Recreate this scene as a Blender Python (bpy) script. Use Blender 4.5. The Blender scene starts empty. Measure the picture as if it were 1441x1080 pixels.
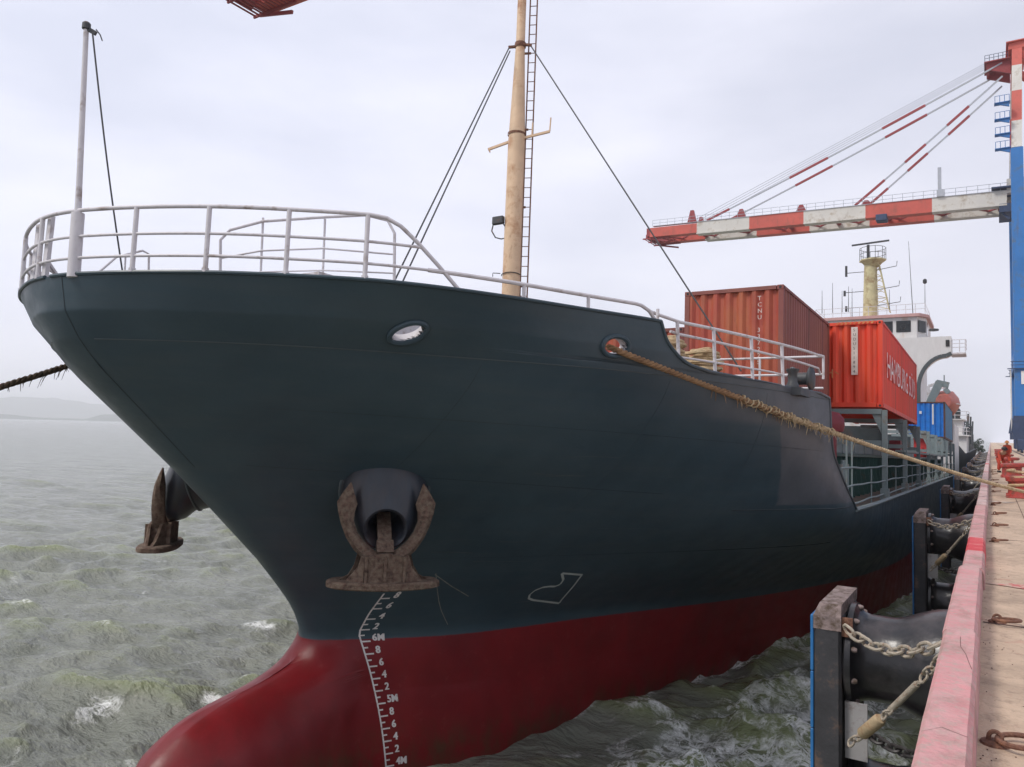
import bpy, bmesh, math, random
import numpy as np
from mathutils import Matrix, Vector, noise
random.seed(7)
R_ = math.radians
sc = bpy.context.scene
COL = sc.collection

# ------------------------------------------------------------------ camera
EYE = Vector((0, 0, 5.7))
YAW, PITCH, ROLL = R_(32.45), R_(3.5), R_(1.35)
fwd = Vector((-math.sin(YAW)*math.cos(PITCH), math.cos(YAW)*math.cos(PITCH), math.sin(PITCH)))
rt = Vector((math.cos(YAW), math.sin(YAW), 0)); up = rt.cross(fwd)
RT = rt*math.cos(ROLL)+up*math.sin(ROLL); UP = up*math.cos(ROLL)-rt*math.sin(ROLL)
cam_d = bpy.data.cameras.new('camera'); cam = bpy.data.objects.new('camera', cam_d); COL.objects.link(cam)
cam.matrix_world = Matrix((( RT.x, UP.x, -fwd.x, EYE.x), (RT.y, UP.y, -fwd.y, EYE.y), (RT.z, UP.z, -fwd.z, EYE.z), (0, 0, 0, 1)))
cam_d.sensor_width = 36; cam_d.lens = 1060/1441*36; cam_d.clip_start = .05; cam_d.clip_end = 20000
sc.camera = cam

# ------------------------------------------------------------------ sky and sun
SUN_EL, SUN_AZ = R_(50), R_(217)       # azimuth measured clockwise from +Y
w = bpy.data.worlds.new('World'); sc.world = w; w.use_nodes = True
nt = w.node_tree; nt.nodes.clear()
def N(t, **k):
    n = nt.nodes.new(t)
    for a, b in k.items(): setattr(n, a, b)
    return n
sky = N('ShaderNodeTexSky', sky_type='NISHITA'); sky.sun_disc = False
sky.sun_elevation = SUN_EL; sky.sun_rotation = SUN_AZ; sky.air_density = 1.2; sky.dust_density = 3
tc = N('ShaderNodeTexCoord')
mp = N('ShaderNodeMapping'); mp.inputs['Scale'].default_value = (1.0, 1.0, 3.2)
nz = N('ShaderNodeTexNoise'); nz.inputs['Scale'].default_value = 1.7; nz.inputs['Detail'].default_value = 7; nz.inputs['Roughness'].default_value = .5
rp = N('ShaderNodeValToRGB')
rp.color_ramp.elements[0].position = .34; rp.color_ramp.elements[0].color = (6.9, 7.15, 8.5, 1)
rp.color_ramp.elements[1].position = .66; rp.color_ramp.elements[1].color = (9.5, 9.55, 10.8, 1)
vd = N('ShaderNodeVectorMath', operation='DOT_PRODUCT'); vd.inputs[1].default_value = (-.80, .30, .52)
mr_ = N('ShaderNodeMapRange'); mr_.inputs[1].default_value = .45; mr_.inputs[2].default_value = 1.0; mr_.inputs[3].default_value = .97; mr_.inputs[4].default_value = 1.22
sc_ = N('ShaderNodeVectorMath', operation='SCALE')
mx = N('ShaderNodeMix', data_type='RGBA'); mx.inputs[0].default_value = .9
bg = N('ShaderNodeBackground'); bg.inputs['Strength'].default_value = .1
wo = N('ShaderNodeOutputWorld')
L = nt.links.new
L(tc.outputs['Generated'], mp.inputs[0]); L(mp.outputs[0], nz.inputs['Vector']); L(nz.outputs['Fac'], rp.inputs[0])
L(sky.outputs[0], mx.inputs[6]); L(tc.outputs['Generated'], vd.inputs[0]); L(vd.outputs['Value'], mr_.inputs[0]); L(rp.outputs[0], sc_.inputs[0]); L(mr_.outputs[0], sc_.inputs['Scale']); L(sc_.outputs[0], mx.inputs[7]); L(mx.outputs[2], bg.inputs['Color']); L(bg.outputs[0], wo.inputs[0])
sd = bpy.data.lights.new('sun', 'SUN'); sd.energy = 2.2; sd.angle = R_(14); sd.color = (1, .95, .88)
sun = bpy.data.objects.new('sun', sd); COL.objects.link(sun)
sdir = Vector((math.sin(SUN_AZ)*math.cos(SUN_EL), math.cos(SUN_AZ)*math.cos(SUN_EL), math.sin(SUN_EL)))
sun.rotation_euler = sdir.to_track_quat('Z', 'Y').to_euler()
sc.view_settings.view_transform = 'Standard'; sc.view_settings.look = 'None'
sc.cycles.volume_bounces = 2
sc.view_settings.exposure = 0; sc.view_settings.gamma = 1

# ------------------------------------------------------------------ frames
PIT = R_(1.35); Y0 = 9.0               # the ship floats deeper at the stern
M_SHIP = Matrix.Translation((0, Y0, 0)) @ Matrix.Rotation(-PIT, 4, 'X') @ Matrix.Translation((0, -Y0, 0))
M_W = Matrix.Identity(4)
def SW(p): return M_SHIP @ Vector(p)
def WS(p): return M_SHIP.inverted() @ Vector(p)

# ------------------------------------------------------------------ materials
def mat(name, col, rough=.6, metal=0., var=.12, scale=3., bump=0., bscale=20., second=None, amount=.5, sscale=2., edge=.08, spec=.5, stretch=(1, 1, 1), coat=0., grime=None):
    """base colour with slow mottling, plus an optional second colour (rust, dirt, salt) in patches of its own shape"""
    m = bpy.data.materials.new(name); m.use_nodes = True; t = m.node_tree; b = t.nodes['Principled BSDF']
    tcn = t.nodes.new('ShaderNodeTexCoord'); mpn = t.nodes.new('ShaderNodeMapping'); mpn.inputs['Scale'].default_value = stretch
    t.links.new(tcn.outputs['Object'], mpn.inputs[0])
    n1 = t.nodes.new('ShaderNodeTexNoise'); n1.inputs['Scale'].default_value = scale; n1.inputs['Detail'].default_value = 6; n1.inputs['Roughness'].default_value = .62
    t.links.new(mpn.outputs[0], n1.inputs['Vector'])
    r = t.nodes.new('ShaderNodeValToRGB')
    r.color_ramp.elements[0].position = .3; r.color_ramp.elements[1].position = .7
    r.color_ramp.elements[0].color = (*[max(0, c*(1-var)) for c in col], 1); r.color_ramp.elements[1].color = (*[min(1, c*(1+var)) for c in col], 1)
    t.links.new(n1.outputs['Fac'], r.inputs[0]); out = r.outputs[0]
    if second:
        n2 = t.nodes.new('ShaderNodeTexNoise'); n2.inputs['Scale'].default_value = sscale; n2.inputs['Detail'].default_value = 9; n2.inputs['Roughness'].default_value = .68
        t.links.new(mpn.outputs[0], n2.inputs['Vector'])
        r2 = t.nodes.new('ShaderNodeValToRGB'); c = .78-.56*amount
        r2.color_ramp.elements[0].position = max(0, c-edge); r2.color_ramp.elements[1].position = min(1, c+edge)
        t.links.new(n2.outputs['Fac'], r2.inputs[0])
        mm = t.nodes.new('ShaderNodeMix'); mm.data_type = 'RGBA'
        t.links.new(r2.outputs[0], mm.inputs[0]); t.links.new(out, mm.inputs[6]); mm.inputs[7].default_value = (*second, 1); out = mm.outputs[2]
    for gc, ga, gs, gst in (grime or ()):
        mq = t.nodes.new('ShaderNodeMapping'); mq.inputs['Scale'].default_value = gst; t.links.new(tcn.outputs['Object'], mq.inputs[0])
        ng = t.nodes.new('ShaderNodeTexNoise'); ng.inputs['Scale'].default_value = gs; ng.inputs['Detail'].default_value = 10; ng.inputs['Roughness'].default_value = .72; ng.inputs['Distortion'].default_value = .4
        t.links.new(mq.outputs[0], ng.inputs['Vector'])
        rg = t.nodes.new('ShaderNodeValToRGB'); c = .78-.56*ga; rg.color_ramp.elements[0].position = c-.05; rg.color_ramp.elements[1].position = c+.14
        rg.color_ramp.elements[1].color = (.85, .85, .85, 1); t.links.new(ng.outputs['Fac'], rg.inputs[0])
        mg = t.nodes.new('ShaderNodeMix'); mg.data_type = 'RGBA'; t.links.new(rg.outputs[0], mg.inputs[0]); t.links.new(out, mg.inputs[6]); mg.inputs[7].default_value = (*gc, 1); out = mg.outputs[2]
    t.links.new(out, b.inputs['Base Color'])
    b.inputs['Roughness'].default_value = rough; b.inputs['Metallic'].default_value = metal; b.inputs['Specular IOR Level'].default_value = spec
    if coat: b.inputs['Coat Weight'].default_value = coat; b.inputs['Coat Roughness'].default_value = .2
    if bump:
        n3 = t.nodes.new('ShaderNodeTexNoise'); n3.inputs['Scale'].default_value = bscale; n3.inputs['Detail'].default_value = 5
        t.links.new(mpn.outputs[0], n3.inputs['Vector'])
        bp = t.nodes.new('ShaderNodeBump'); bp.inputs['Strength'].default_value = bump; bp.inputs['Distance'].default_value = .02
        t.links.new(n3.outputs['Fac'], bp.inputs['Height']); t.links.new(bp.outputs[0], b.inputs['Normal'])
    return m
RUST = (.16, .06, .03)
M = {}
M['white'] = mat('white_paint', (.62, .60, .62), .5, var=.08, second=(.33, .27, .24), amount=.28, sscale=5, scale=6, bump=.15)
M['house'] = mat('house_white', (.66, .65, .64), .5, var=.06, second=(.5, .42, .36), amount=.26, sscale=.6, stretch=(1, 1, .3), grime=(((.34, .2, .12), .26, 1.2, (1, 1, .15)),))
M['mast'] = mat('mast_buff', (.68, .49, .32), .5, var=.12, scale=2, second=(.42, .20, .09), amount=.34, sscale=1.6, bump=.1, grime=(((.22, .07, .03), .27, 3.5, (1, 1, .35)),))
M['mast_far'] = mat('mast_yellow', (.58, .52, .30), .6, var=.15, second=(.30, .2, .1), amount=.32, sscale=1)
M['dark_steel'] = mat('dark_steel', (.05, .055, .06), .5, var=.2, second=RUST, amount=.25, sscale=6)
M['wire'] = mat('wire_rope', (.05, .05, .055), .6)
M['blackgloss'] = mat('hawse_paint', (.020, .027, .038), .34, var=.25, scale=5, second=(.05, .033, .03), amount=.3, sscale=4, edge=.2, stretch=(1, 1, .3))
M['rust'] = mat('anchor_rust', (.105, .058, .042), .92, var=.55, scale=14, second=(.23, .175, .125), amount=.42, sscale=13, edge=.16, bump=1.0, bscale=38)
M['rusty_metal'] = mat('rusty_iron', (.16, .075, .05), .85, var=.4, scale=20, second=(.3, .15, .09), amount=.35, sscale=14, bump=.6, bscale=60)
M['rubber'] = mat('fender_rubber', (.017, .017, .020), .28, var=.3, scale=3, second=(.07, .06, .062), amount=.34, sscale=2.2, edge=.12, bump=.35, bscale=7)
M['pad'] = mat('pad_dark', (.045, .045, .05), .6, var=.3, second=(.20, .12, .08), amount=.25, sscale=3, bump=.3)
M['pad_top'] = mat('pad_top', (.26, .20, .19), .85, var=.35, second=(.10, .07, .05), amount=.45, sscale=8, scale=10, bump=.6)
M['blue_pad'] = mat('blue_pad', (.03, .17, .42), .45, var=.15, second=(.02, .03, .05), amount=.15, sscale=4)
M['chain'] = mat('galvanised_chain', (.40, .35, .28), .7, var=.25, scale=12, second=(.25, .12, .06), amount=.3, sscale=18, bump=.4, bscale=60)
M['chain_dark'] = mat('wet_chain', (.05, .045, .045), .5, var=.3, scale=10)
M['swivel'] = mat('turnbuckle', (.47, .36, .22), .7, var=.25, scale=10, second=(.28, .14, .07), amount=.35, sscale=10)
M['rope'] = mat('rope', (.40, .24, .12), .95, var=.35, scale=14, second=(.17, .09, .05), amount=.42, sscale=7, edge=.15, bump=.8, bscale=140)
M['rope_light'] = mat('rope_light', (.62, .49, .30), .95, var=.3, scale=14, second=(.42, .26, .14), amount=.4, sscale=6, edge=.15, bump=.8, bscale=140)
M['rope_dark'] = mat('rope_dark', (.13, .085, .05), .95, var=.35, scale=14, second=(.05, .035, .02), amount=.42, sscale=7, edge=.15, bump=.8, bscale=140)
M['bollard'] = mat('bollard_red', (.42, .055, .045), .6, var=.22, scale=5, second=(.20, .07, .05), amount=.4, sscale=6, bump=.3)
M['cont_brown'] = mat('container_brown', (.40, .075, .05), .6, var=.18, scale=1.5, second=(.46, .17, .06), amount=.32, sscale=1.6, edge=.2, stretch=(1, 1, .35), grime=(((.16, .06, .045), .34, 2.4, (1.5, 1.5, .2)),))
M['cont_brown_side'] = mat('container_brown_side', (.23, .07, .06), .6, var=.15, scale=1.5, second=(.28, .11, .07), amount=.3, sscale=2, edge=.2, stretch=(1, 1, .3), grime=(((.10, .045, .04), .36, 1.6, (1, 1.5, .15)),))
M['cont_orange'] = mat('container_red', (.80, .045, .022), .5, var=.16, scale=1.6, second=(.62, .11, .04), amount=.34, sscale=1.3, edge=.25, stretch=(2, 2, .25), grime=(((.30, .05, .035), .34, 1.8, (1.5, 1.5, .15)),))
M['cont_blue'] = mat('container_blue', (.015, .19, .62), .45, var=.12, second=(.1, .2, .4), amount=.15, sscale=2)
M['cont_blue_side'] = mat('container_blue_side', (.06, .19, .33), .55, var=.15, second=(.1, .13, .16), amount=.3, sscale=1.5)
M['cont_dark'] = mat('frame_brown', (.10, .05, .04), .7, var=.3)
M['strip'] = mat('white_strip', (.62, .55, .50), .6, var=.15, second=(.5, .12, .05), amount=.25, sscale=9)
M['ink'] = mat('ink_black', (.04, .03, .03), .7)
M['chalk'] = mat('ochre_stain', (.60, .36, .14), .8, var=.2, second=(.62, .10, .04), amount=.5, sscale=12, edge=.15)
M['lettering'] = mat('worn_white_letters', (.86, .78, .76), .6, var=.08, second=(.60, .05, .03), amount=.38, sscale=2.2, edge=.06, scale=4)
M['mark'] = mat('mark_white', (.74, .70, .68), .55, var=.12, second=(.45, .33, .30), amount=.3, sscale=12)
M['mark_grey'] = mat('mark_grey', (.50, .53, .50), .55, var=.1)
M['scratch'] = mat('scratch', (.20, .20, .18), .7, var=.4, scale=9)
M['seam_scuff'] = mat('scuff', (.085, .10, .105), .6, var=.3)
M['seam'] = mat('weld_seam', (.03, .04, .045), .5)
M['seam_light'] = mat('weld_bead', (.07, .085, .09), .45)
M['green'] = mat('coaming_green', (.025, .075, .065), .5, var=.2, second=(.10, .07, .04), amount=.22, sscale=2)
M['green_lt'] = mat('deck_grey_green', (.19, .235, .24), .55, var=.15, second=(.20, .13, .09), amount=.26, sscale=3)
M['deck'] = mat('deck_paint', (.09, .075, .06), .8, var=.3, second=(.2, .1, .06), amount=.4, sscale=1.5)
M['red'] = mat('red_paint', (.50, .04, .04), .5, var=.15)
M['dark_red'] = mat('dark_red_paint', (.17, .012, .022), .5, var=.2)
M['glass'] = mat('window_glass', (.012, .015, .018), .08, var=.3, scale=1)
M['pinkroof'] = mat('faded_roof', (.55, .33, .31), .7, var=.12)
M['lifeboat'] = mat('lifeboat_orange', (.46, .13, .10), .5, var=.12, second=(.45, .2, .15), amount=.25, sscale=2)
M['crane_blue'] = mat('crane_blue', (.025, .17, .47), .5, var=.12, scale=.4, second=(.08, .14, .22), amount=.3, sscale=.8, grime=(((.10, .12, .16), .34, .5, (1, 1, .12)),))
M['crane_red'] = mat('crane_red', (.56, .105, .075), .55, var=.12, scale=.4, second=(.42, .10, .07), amount=.3, sscale=.7, grime=(((.25, .09, .06), .32, .8, (1, 1, .3)),))
M['crane_white'] = mat('crane_white', (.64, .62, .57), .55, var=.08, scale=.4, second=(.42, .36, .28), amount=.3, sscale=.8, grime=(((.30, .24, .18), .32, .8, (1, 1, .3)),))
M['crane_dark'] = mat('crane_dark', (.03, .055, .12), .6, var=.2)
M['crane_purple'] = mat('crane_dark_red', (.30, .045, .05), .6, var=.2)
M['stay_grey'] = mat('stay_grey', (.42, .45, .50), .5)
M['sign'] = mat('sign_white', (.75, .75, .74), .5, var=.04)
M['orange'] = mat('coverall_orange', (.42, .05, .025), .85, var=.12, scale=14, bump=.4)
M['skin'] = mat('skin', (.42, .24, .16), .6)
M['black'] = mat('black', (.02, .02, .022), .6)
M['boat_green'] = mat('boat_dark', (.028, .04, .045), .55, var=.25, second=(.1, .05, .03), amount=.3, sscale=.8)
M['yellow_wall'] = mat('yellow_wall', (.55, .50, .28), .8, var=.1)
M['lining'] = mat('lining_grey', (.26, .25, .25), .6, var=.2, second=(.5, .45, .44), amount=.3, sscale=1.5)
M['leaf'] = mat('foliage', (.03, .05, .03), .8, var=.4, scale=2)
M['bark'] = mat('bark', (.07, .05, .04), .9)
M['hill'] = mat('hillside', (.06, .085, .06), .9, var=.3, scale=.004)
M['rail_steel'] = mat('crane_rail_steel', (.16, .12, .10), .5, metal=.4, var=.3)
M['wall'] = mat('quay_wall_concrete', (.10, .095, .085), .85, var=.3, scale=1, second=(.04, .045, .035), amount=.5, sscale=1.2, edge=.2, bump=.5, bscale=6)
M['kerb_pink'] = mat('kerb_pink', (.58, .235, .24), .8, var=.14, scale=3, second=(.58, .37, .355), amount=.46, sscale=2.6, edge=.22, bump=.5, bscale=30, grime=(((.30, .19, .16), .46, 2.6, (1, .6, 1)), ((.40, .34, .29), .44, 13, (1, 1, 1))))
M['kerb_white'] = mat('kerb_white', (.62, .50, .48), .8, var=.12, scale=3, second=(.62, .30, .28), amount=.36, sscale=3, edge=.2, bump=.5, bscale=30, grime=(((.32, .23, .19), .46, 2.6, (1, .6, 1)),))
M['kerb_red'] = mat('kerb_red', (.58, .06, .07), .75, var=.14, scale=4, second=(.60, .26, .24), amount=.3, sscale=4, edge=.1, bump=.3, bscale=30)
M['crack'] = mat('crack_dark', (.10, .05, .045), .9)
M['foam'] = mat('foam', (.80, .82, .80), .8, var=.08)

def hull_material():
    m = bpy.data.materials.new('hull_paint'); m.use_nodes = True; t = m.node_tree; b = t.nodes['Principled BSDF']; A = t.nodes.new; K = t.links.new
    tcn = A('ShaderNodeTexCoord'); sp = A('ShaderNodeSeparateXYZ'); K(tcn.outputs['Object'], sp.inputs[0])
    def noi(scale, det, stretch=(1, 1, 1), rough=.6):
        mpn = A('ShaderNodeMapping'); mpn.inputs['Scale'].default_value = stretch; K(tcn.outputs['Object'], mpn.inputs[0])
        n = A('ShaderNodeTexNoise'); n.inputs['Scale'].default_value = scale; n.inputs['Detail'].default_value = det; n.inputs['Roughness'].default_value = rough
        K(mpn.outputs[0], n.inputs['Vector']); return n.outputs['Fac']
    def ramp(src, p0, c0, p1, c1):
        r = A('ShaderNodeValToRGB'); r.color_ramp.elements[0].position = p0; r.color_ramp.elements[1].position = p1
        r.color_ramp.elements[0].color = (*c0, 1); r.color_ramp.elements[1].color = (*c1, 1); K(src, r.inputs[0]); return r.outputs[0]
    def mix(f, a, c):
        x = A('ShaderNodeMix'); x.data_type = 'RGBA'
        if isinstance(f, float): x.inputs[0].default_value = f
        else: K(f, x.inputs[0])
        for s, i in ((a, 6), (c, 7)):
            if isinstance(s, tuple): x.inputs[i].default_value = (*s, 1)
            else: K(s, x.inputs[i])
        return x.outputs[2]
    def maths(op, a, c=None):
        x = A('ShaderNodeMath'); x.operation = op
        for s, i in ((a, 0), (c, 1)):
            if s is None: continue
            if isinstance(s, (int, float)): x.inputs[i].default_value = s
            else: K(s, x.inputs[i])
        return x.outputs[0]
    def step(src, a, wd): return maths('MULTIPLY', 1.0, maths('MINIMUM', maths('MAXIMUM', maths('DIVIDE', maths('SUBTRACT', src, a), wd), 0), 1))
    grey = ramp(noi(.55, 6, (1, 1, 1.6)), .3, (.033, .058, .075), .72, (.052, .083, .102))
    # roller and weather streaks running along the plates
    streak = ramp(noi(.8, 7, (1, .22, 8), .68), .45, (0, 0, 0), .9, (1, 1, 1))
    grey = mix(maths('MULTIPLY', streak, .5), grey, (.078, .093, .10))
    # lighter grey by the forecastle break: light on the upright plating, painted in
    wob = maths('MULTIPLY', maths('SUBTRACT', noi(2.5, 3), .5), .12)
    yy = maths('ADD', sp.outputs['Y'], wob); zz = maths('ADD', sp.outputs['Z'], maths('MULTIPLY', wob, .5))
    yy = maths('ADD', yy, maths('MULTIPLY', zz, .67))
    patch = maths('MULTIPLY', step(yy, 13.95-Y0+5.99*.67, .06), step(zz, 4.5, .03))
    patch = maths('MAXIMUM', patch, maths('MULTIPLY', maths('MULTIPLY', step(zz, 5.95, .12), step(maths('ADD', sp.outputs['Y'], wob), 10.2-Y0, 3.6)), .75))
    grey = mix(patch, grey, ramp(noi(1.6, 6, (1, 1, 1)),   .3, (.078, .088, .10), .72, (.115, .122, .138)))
    redc = ramp(noi(.8, 7), .3, (.155, .006, .009), .7, (.235, .011, .015))
    redc = mix(maths('MULTIPLY', ramp(noi(1.3, 9, (1, 1, .3), .74), .5, (0, 0, 0), .72, (1, 1, 1)), .6), redc, (.12, .016, .014))
    redc = mix(maths('MULTIPLY', ramp(noi(5, 9, (1, 1, 1), .75), .58, (0, 0, 0), .7, (1, 1, 1)), .45), redc, (.27, .05, .05))
    redc = mix(maths('MULTIPLY', maths('MULTIPLY', step(maths('MULTIPLY', sp.outputs['Z'], -1.0), -.75, .55), ramp(noi(3, 8, (1, 1, .5), .7), .4, (0, 0, 0), .65, (1, 1, 1))), .7), redc, (.05, .045, .02))
    edge = step(maths('ADD', sp.outputs['Z'], maths('MULTIPLY', maths('SUBTRACT', noi(6, 3), .5), .02)), 2.03, .02)
    K(mix(edge, redc, grey), b.inputs['Base Color'])
    rr = ramp(noi(1.7, 6, (1, 1, 2)), .3, (.34, .34, .34), .75, (.54, .54, .54)); K(rr, b.inputs['Roughness'])
    b.inputs['Specular IOR Level'].default_value = .36
    # plates slightly dished between the frames
    wv = A('ShaderNodeTexWave'); wv.wave_type = 'BANDS'; wv.bands_direction = 'Y'; wv.inputs['Scale'].default_value = .55; wv.inputs['Distortion'].default_value = 1.2; wv.inputs['Detail'].default_value = 1
    K(tcn.outputs['Object'], wv.inputs['Vector'])
    wz = A('ShaderNodeTexWave'); wz.wave_type = 'BANDS'; wz.bands_direction = 'Z'; wz.inputs['Scale'].default_value = .45; wz.inputs['Distortion'].default_value = .8
    K(tcn.outputs['Object'], wz.inputs['Vector'])
    hsum = maths('ADD', maths('ADD', maths('MULTIPLY', wv.outputs['Fac'], .5), maths('MULTIPLY', wz.outputs['Fac'], .35)), maths('MULTIPLY', noi(1.6, 3), .9))
    bp = A('ShaderNodeBump'); bp.inputs['Strength'].default_value = .35; bp.inputs['Distance'].default_value = .035; K(hsum, bp.inputs['Height'])
    bp2 = A('ShaderNodeBump'); bp2.inputs['Strength'].default_value = .12; bp2.inputs['Distance'].default_value = .01; K(noi(30, 4), bp2.inputs['Height']); K(bp.outputs[0], bp2.inputs['Normal'])
    K(bp2.outputs[0], b.inputs['Normal'])
    return m
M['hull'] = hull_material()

# ------------------------------------------------------------------ mesh builder
class MB:
    def __init__(s): s.v = []; s.f = []; s.m = []; s.sm = []
    def add(s, vs, fs, mi=0, smooth=False):
        o = len(s.v); s.v += [tuple(p) for p in vs]
        for f in fs: s.f.append(tuple(o+i for i in f)); s.m.append(mi); s.sm.append(smooth)
        return s
    def box(s, a, b, mi=0):
        (x0, y0, z0), (x1, y1, z1) = a, b
        x0, x1 = min(x0, x1), max(x0, x1); y0, y1 = min(y0, y1), max(y0, y1); z0, z1 = min(z0, z1), max(z0, z1)
        return s.add([(x0,y0,z0),(x1,y0,z0),(x1,y1,z0),(x0,y1,z0),(x0,y0,z1),(x1,y0,z1),(x1,y1,z1),(x0,y1,z1)],
                     [(0,3,2,1),(4,5,6,7),(0,1,5,4),(1,2,6,5),(2,3,7,6),(3,0,4,7)], mi)
    def bevbox(s, a, b, r, mi=0):
        """box with chamfered edges"""
        (x0, y0, z0), (x1, y1, z1) = a, b
        vs = []; idx = {}
        for i, X in enumerate((x0, x1)):
            for j, Yv in enumerate((y0, y1)):
                for k, Z in enumerate((z0, z1)):
                    sx, sy, sz = (r if i == 0 else -r), (r if j == 0 else -r), (r if k == 0 else -r)
                    idx[i,j,k,0] = len(vs); vs.append((X, Yv+sy, Z+sz)); idx[i,j,k,1] = len(vs); vs.append((X+sx, Yv, Z+sz)); idx[i,j,k,2] = len(vs); vs.append((X+sx, Yv+sy, Z))
        g = lambda *q: idx[q]
        fs = []
        for i in (0, 1):
            q = [g(i,0,0,0), g(i,1,0,0), g(i,1,1,0), g(i,0,1,0)]; fs.append(q if i else q[::-1])
            q = [g(0,i,0,1), g(1,i,0,1), g(1,i,1,1), g(0,i,1,1)]; fs.append(q[::-1] if i else q)
            q = [g(0,0,i,2), g(1,0,i,2), g(1,1,i,2), g(0,1,i,2)]; fs.append(q if i else q[::-1])
        for i in (0, 1):
            for j in (0, 1):
                fs.append([g(i,j,0,0), g(i,j,1,0), g(i,j,1,1), g(i,j,0,1)]); fs.append([g(i,0,j,0), g(i,1,j,0), g(i,1,j,2), g(i,0,j,2)]); fs.append([g(0,i,j,1), g(1,i,j,1), g(1,i,j,2), g(0,i,j,2)])
                for k in (0, 1): fs.append([g(i,j,k,0), g(i,j,k,1), g(i,j,k,2)])
        return s.add(vs, fs, mi)
    def tube(s, pts, r, n=8, mi=0, closed=False, cap=True):
        P = [Vector(p) for p in pts]; m = len(P)
        rs = r if isinstance(r, (list, tuple)) else [r]*m
        def tan(i):
            if closed: return (P[(i+1) % m]-P[i-1]).normalized()
            return (P[min(i+1, m-1)]-P[max(i-1, 0)]).normalized()
        t0 = tan(0); ref = Vector((0, 0, 1)) if abs(t0.z) < .9 else Vector((1, 0, 0))
        u = t0.cross(ref).normalized(); vs = []
        for i in range(m):
            t = tan(i); u = (u-t*u.dot(t)).normalized(); q = t.cross(u)
            for k in range(n):
                a = 2*math.pi*k/n; vs.append(P[i]+(u*math.cos(a)+q*math.sin(a))*rs[i])
        fs = []
        for i in range(m if closed else m-1):
            j = (i+1) % m
            for k in range(n): fs.append((i*n+k, i*n+(k+1) % n, j*n+(k+1) % n, j*n+k))
        if cap and not closed: fs.append(tuple(range(n))[::-1]); fs.append(tuple((m-1)*n+k for k in range(n)))
        return s.add(vs, fs, mi, True)
    def bar(s, a, b, w, h, mi=0, upv=(0, 0, 1)):
        """rectangular bar from a to b, w across, h along upv"""
        a, b = Vector(a), Vector(b); t = (b-a).normalized(); u = t.cross(Vector(upv))
        if u.length < 1e-3: u = t.cross(Vector((1, 0, 0)))
        u.normalize(); q = u.cross(t)
        vs = [p+u*sx*w/2+q*sy*h/2 for p in (a, b) for sx, sy in ((-1,-1),(1,-1),(1,1),(-1,1))]
        return s.add(vs, [(0,1,2,3),(7,6,5,4),(0,4,5,1),(1,5,6,2),(2,6,7,3),(3,7,4,0)], mi)
    def lathe(s, prof, o=(0,0,0), ax=(0,0,1), n=28, mi=0, caps=True):
        """prof: (radius, distance along axis)"""
        o = Vector(o); ax = Vector(ax).normalized(); ref = Vector((0,0,1)) if abs(ax.z) < .9 else Vector((1,0,0))
        u = ax.cross(ref).normalized(); q = ax.cross(u); vs = []
        for r, h in prof:
            for k in range(n): a = 2*math.pi*k/n; vs.append(o+ax*h+(u*math.cos(a)+q*math.sin(a))*r)
        fs = [(i*n+k, i*n+(k+1) % n, (i+1)*n+(k+1) % n, (i+1)*n+k) for i in range(len(prof)-1) for k in range(n)]
        if caps: fs.append(tuple(range(n))[::-1]); fs.append(tuple((len(prof)-1)*n+k for k in range(n)))
        return s.add(vs, fs, mi, True)
    def prism(s, poly, d, mi=0):
        """closed polygon of 3-D points pushed along d"""
        n = len(poly); d = Vector(d); vs = [Vector(p) for p in poly]+[Vector(p)+d for p in poly]
        return s.add(vs, [tuple(range(n)), tuple(range(2*n-1, n-1, -1))]+[(i, i+n, (i+1) % n+n, (i+1) % n) for i in range(n)], mi)
    def lift(s, h): s.v = [(p[0], p[1], p[2]+h) for p in s.v]; return s
    def build(s, name, mats, parent=None, origin=(0,0,0), xf=None, smooth_angle=True):
        """link as one mesh. Vertices are in the frame's coordinates; origin (or the parent's) is taken off them."""
        if parent is not None: origin = parent.get('_o', origin)
        o = np.array(origin, float); me = bpy.data.meshes.new(name)
        A = np.array([tuple(p) for p in s.v], float)-o
        me.from_pydata(A.tolist(), [], s.f)
        if not isinstance(mats, (list, tuple)): mats = [mats]
        for q in mats: me.materials.append(q)
        me.polygons.foreach_set('material_index', s.m); me.polygons.foreach_set('use_smooth', s.sm)
        if any(s.sm): 
            try: me.set_sharp_from_angle(angle=R_(42))
            except Exception: pass
        me.update(); ob = bpy.data.objects.new(name, me); COL.objects.link(ob)
        ob['_o'] = list(map(float, origin))
        if parent is not None: ob.parent = parent
        else: ob.matrix_world = (xf or M_W) @ Matrix.Translation(Vector(origin))
        return ob
def tag(o, label, cat=None, group=None, kind=None):
    if label: o['label'] = label
    if cat: o['category'] = cat
    if group: o['group'] = group
    if kind: o['kind'] = kind
    return o
def thing(name, label, cat, origin=(0,0,0), xf=None, group=None):
    o = bpy.data.objects.new(name, None); COL.objects.link(o); o.empty_display_size = .3
    o.matrix_world = (xf or M_W) @ Matrix.Translation(Vector(origin)); o['_o'] = list(map(float, origin))
    return tag(o, label, cat, group)
def copy_tree(o, parent=None):
    c = o.copy(); COL.objects.link(c)
    if parent: c.parent = parent
    for ch in o.children: copy_tree(ch, c)
    return c
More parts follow.
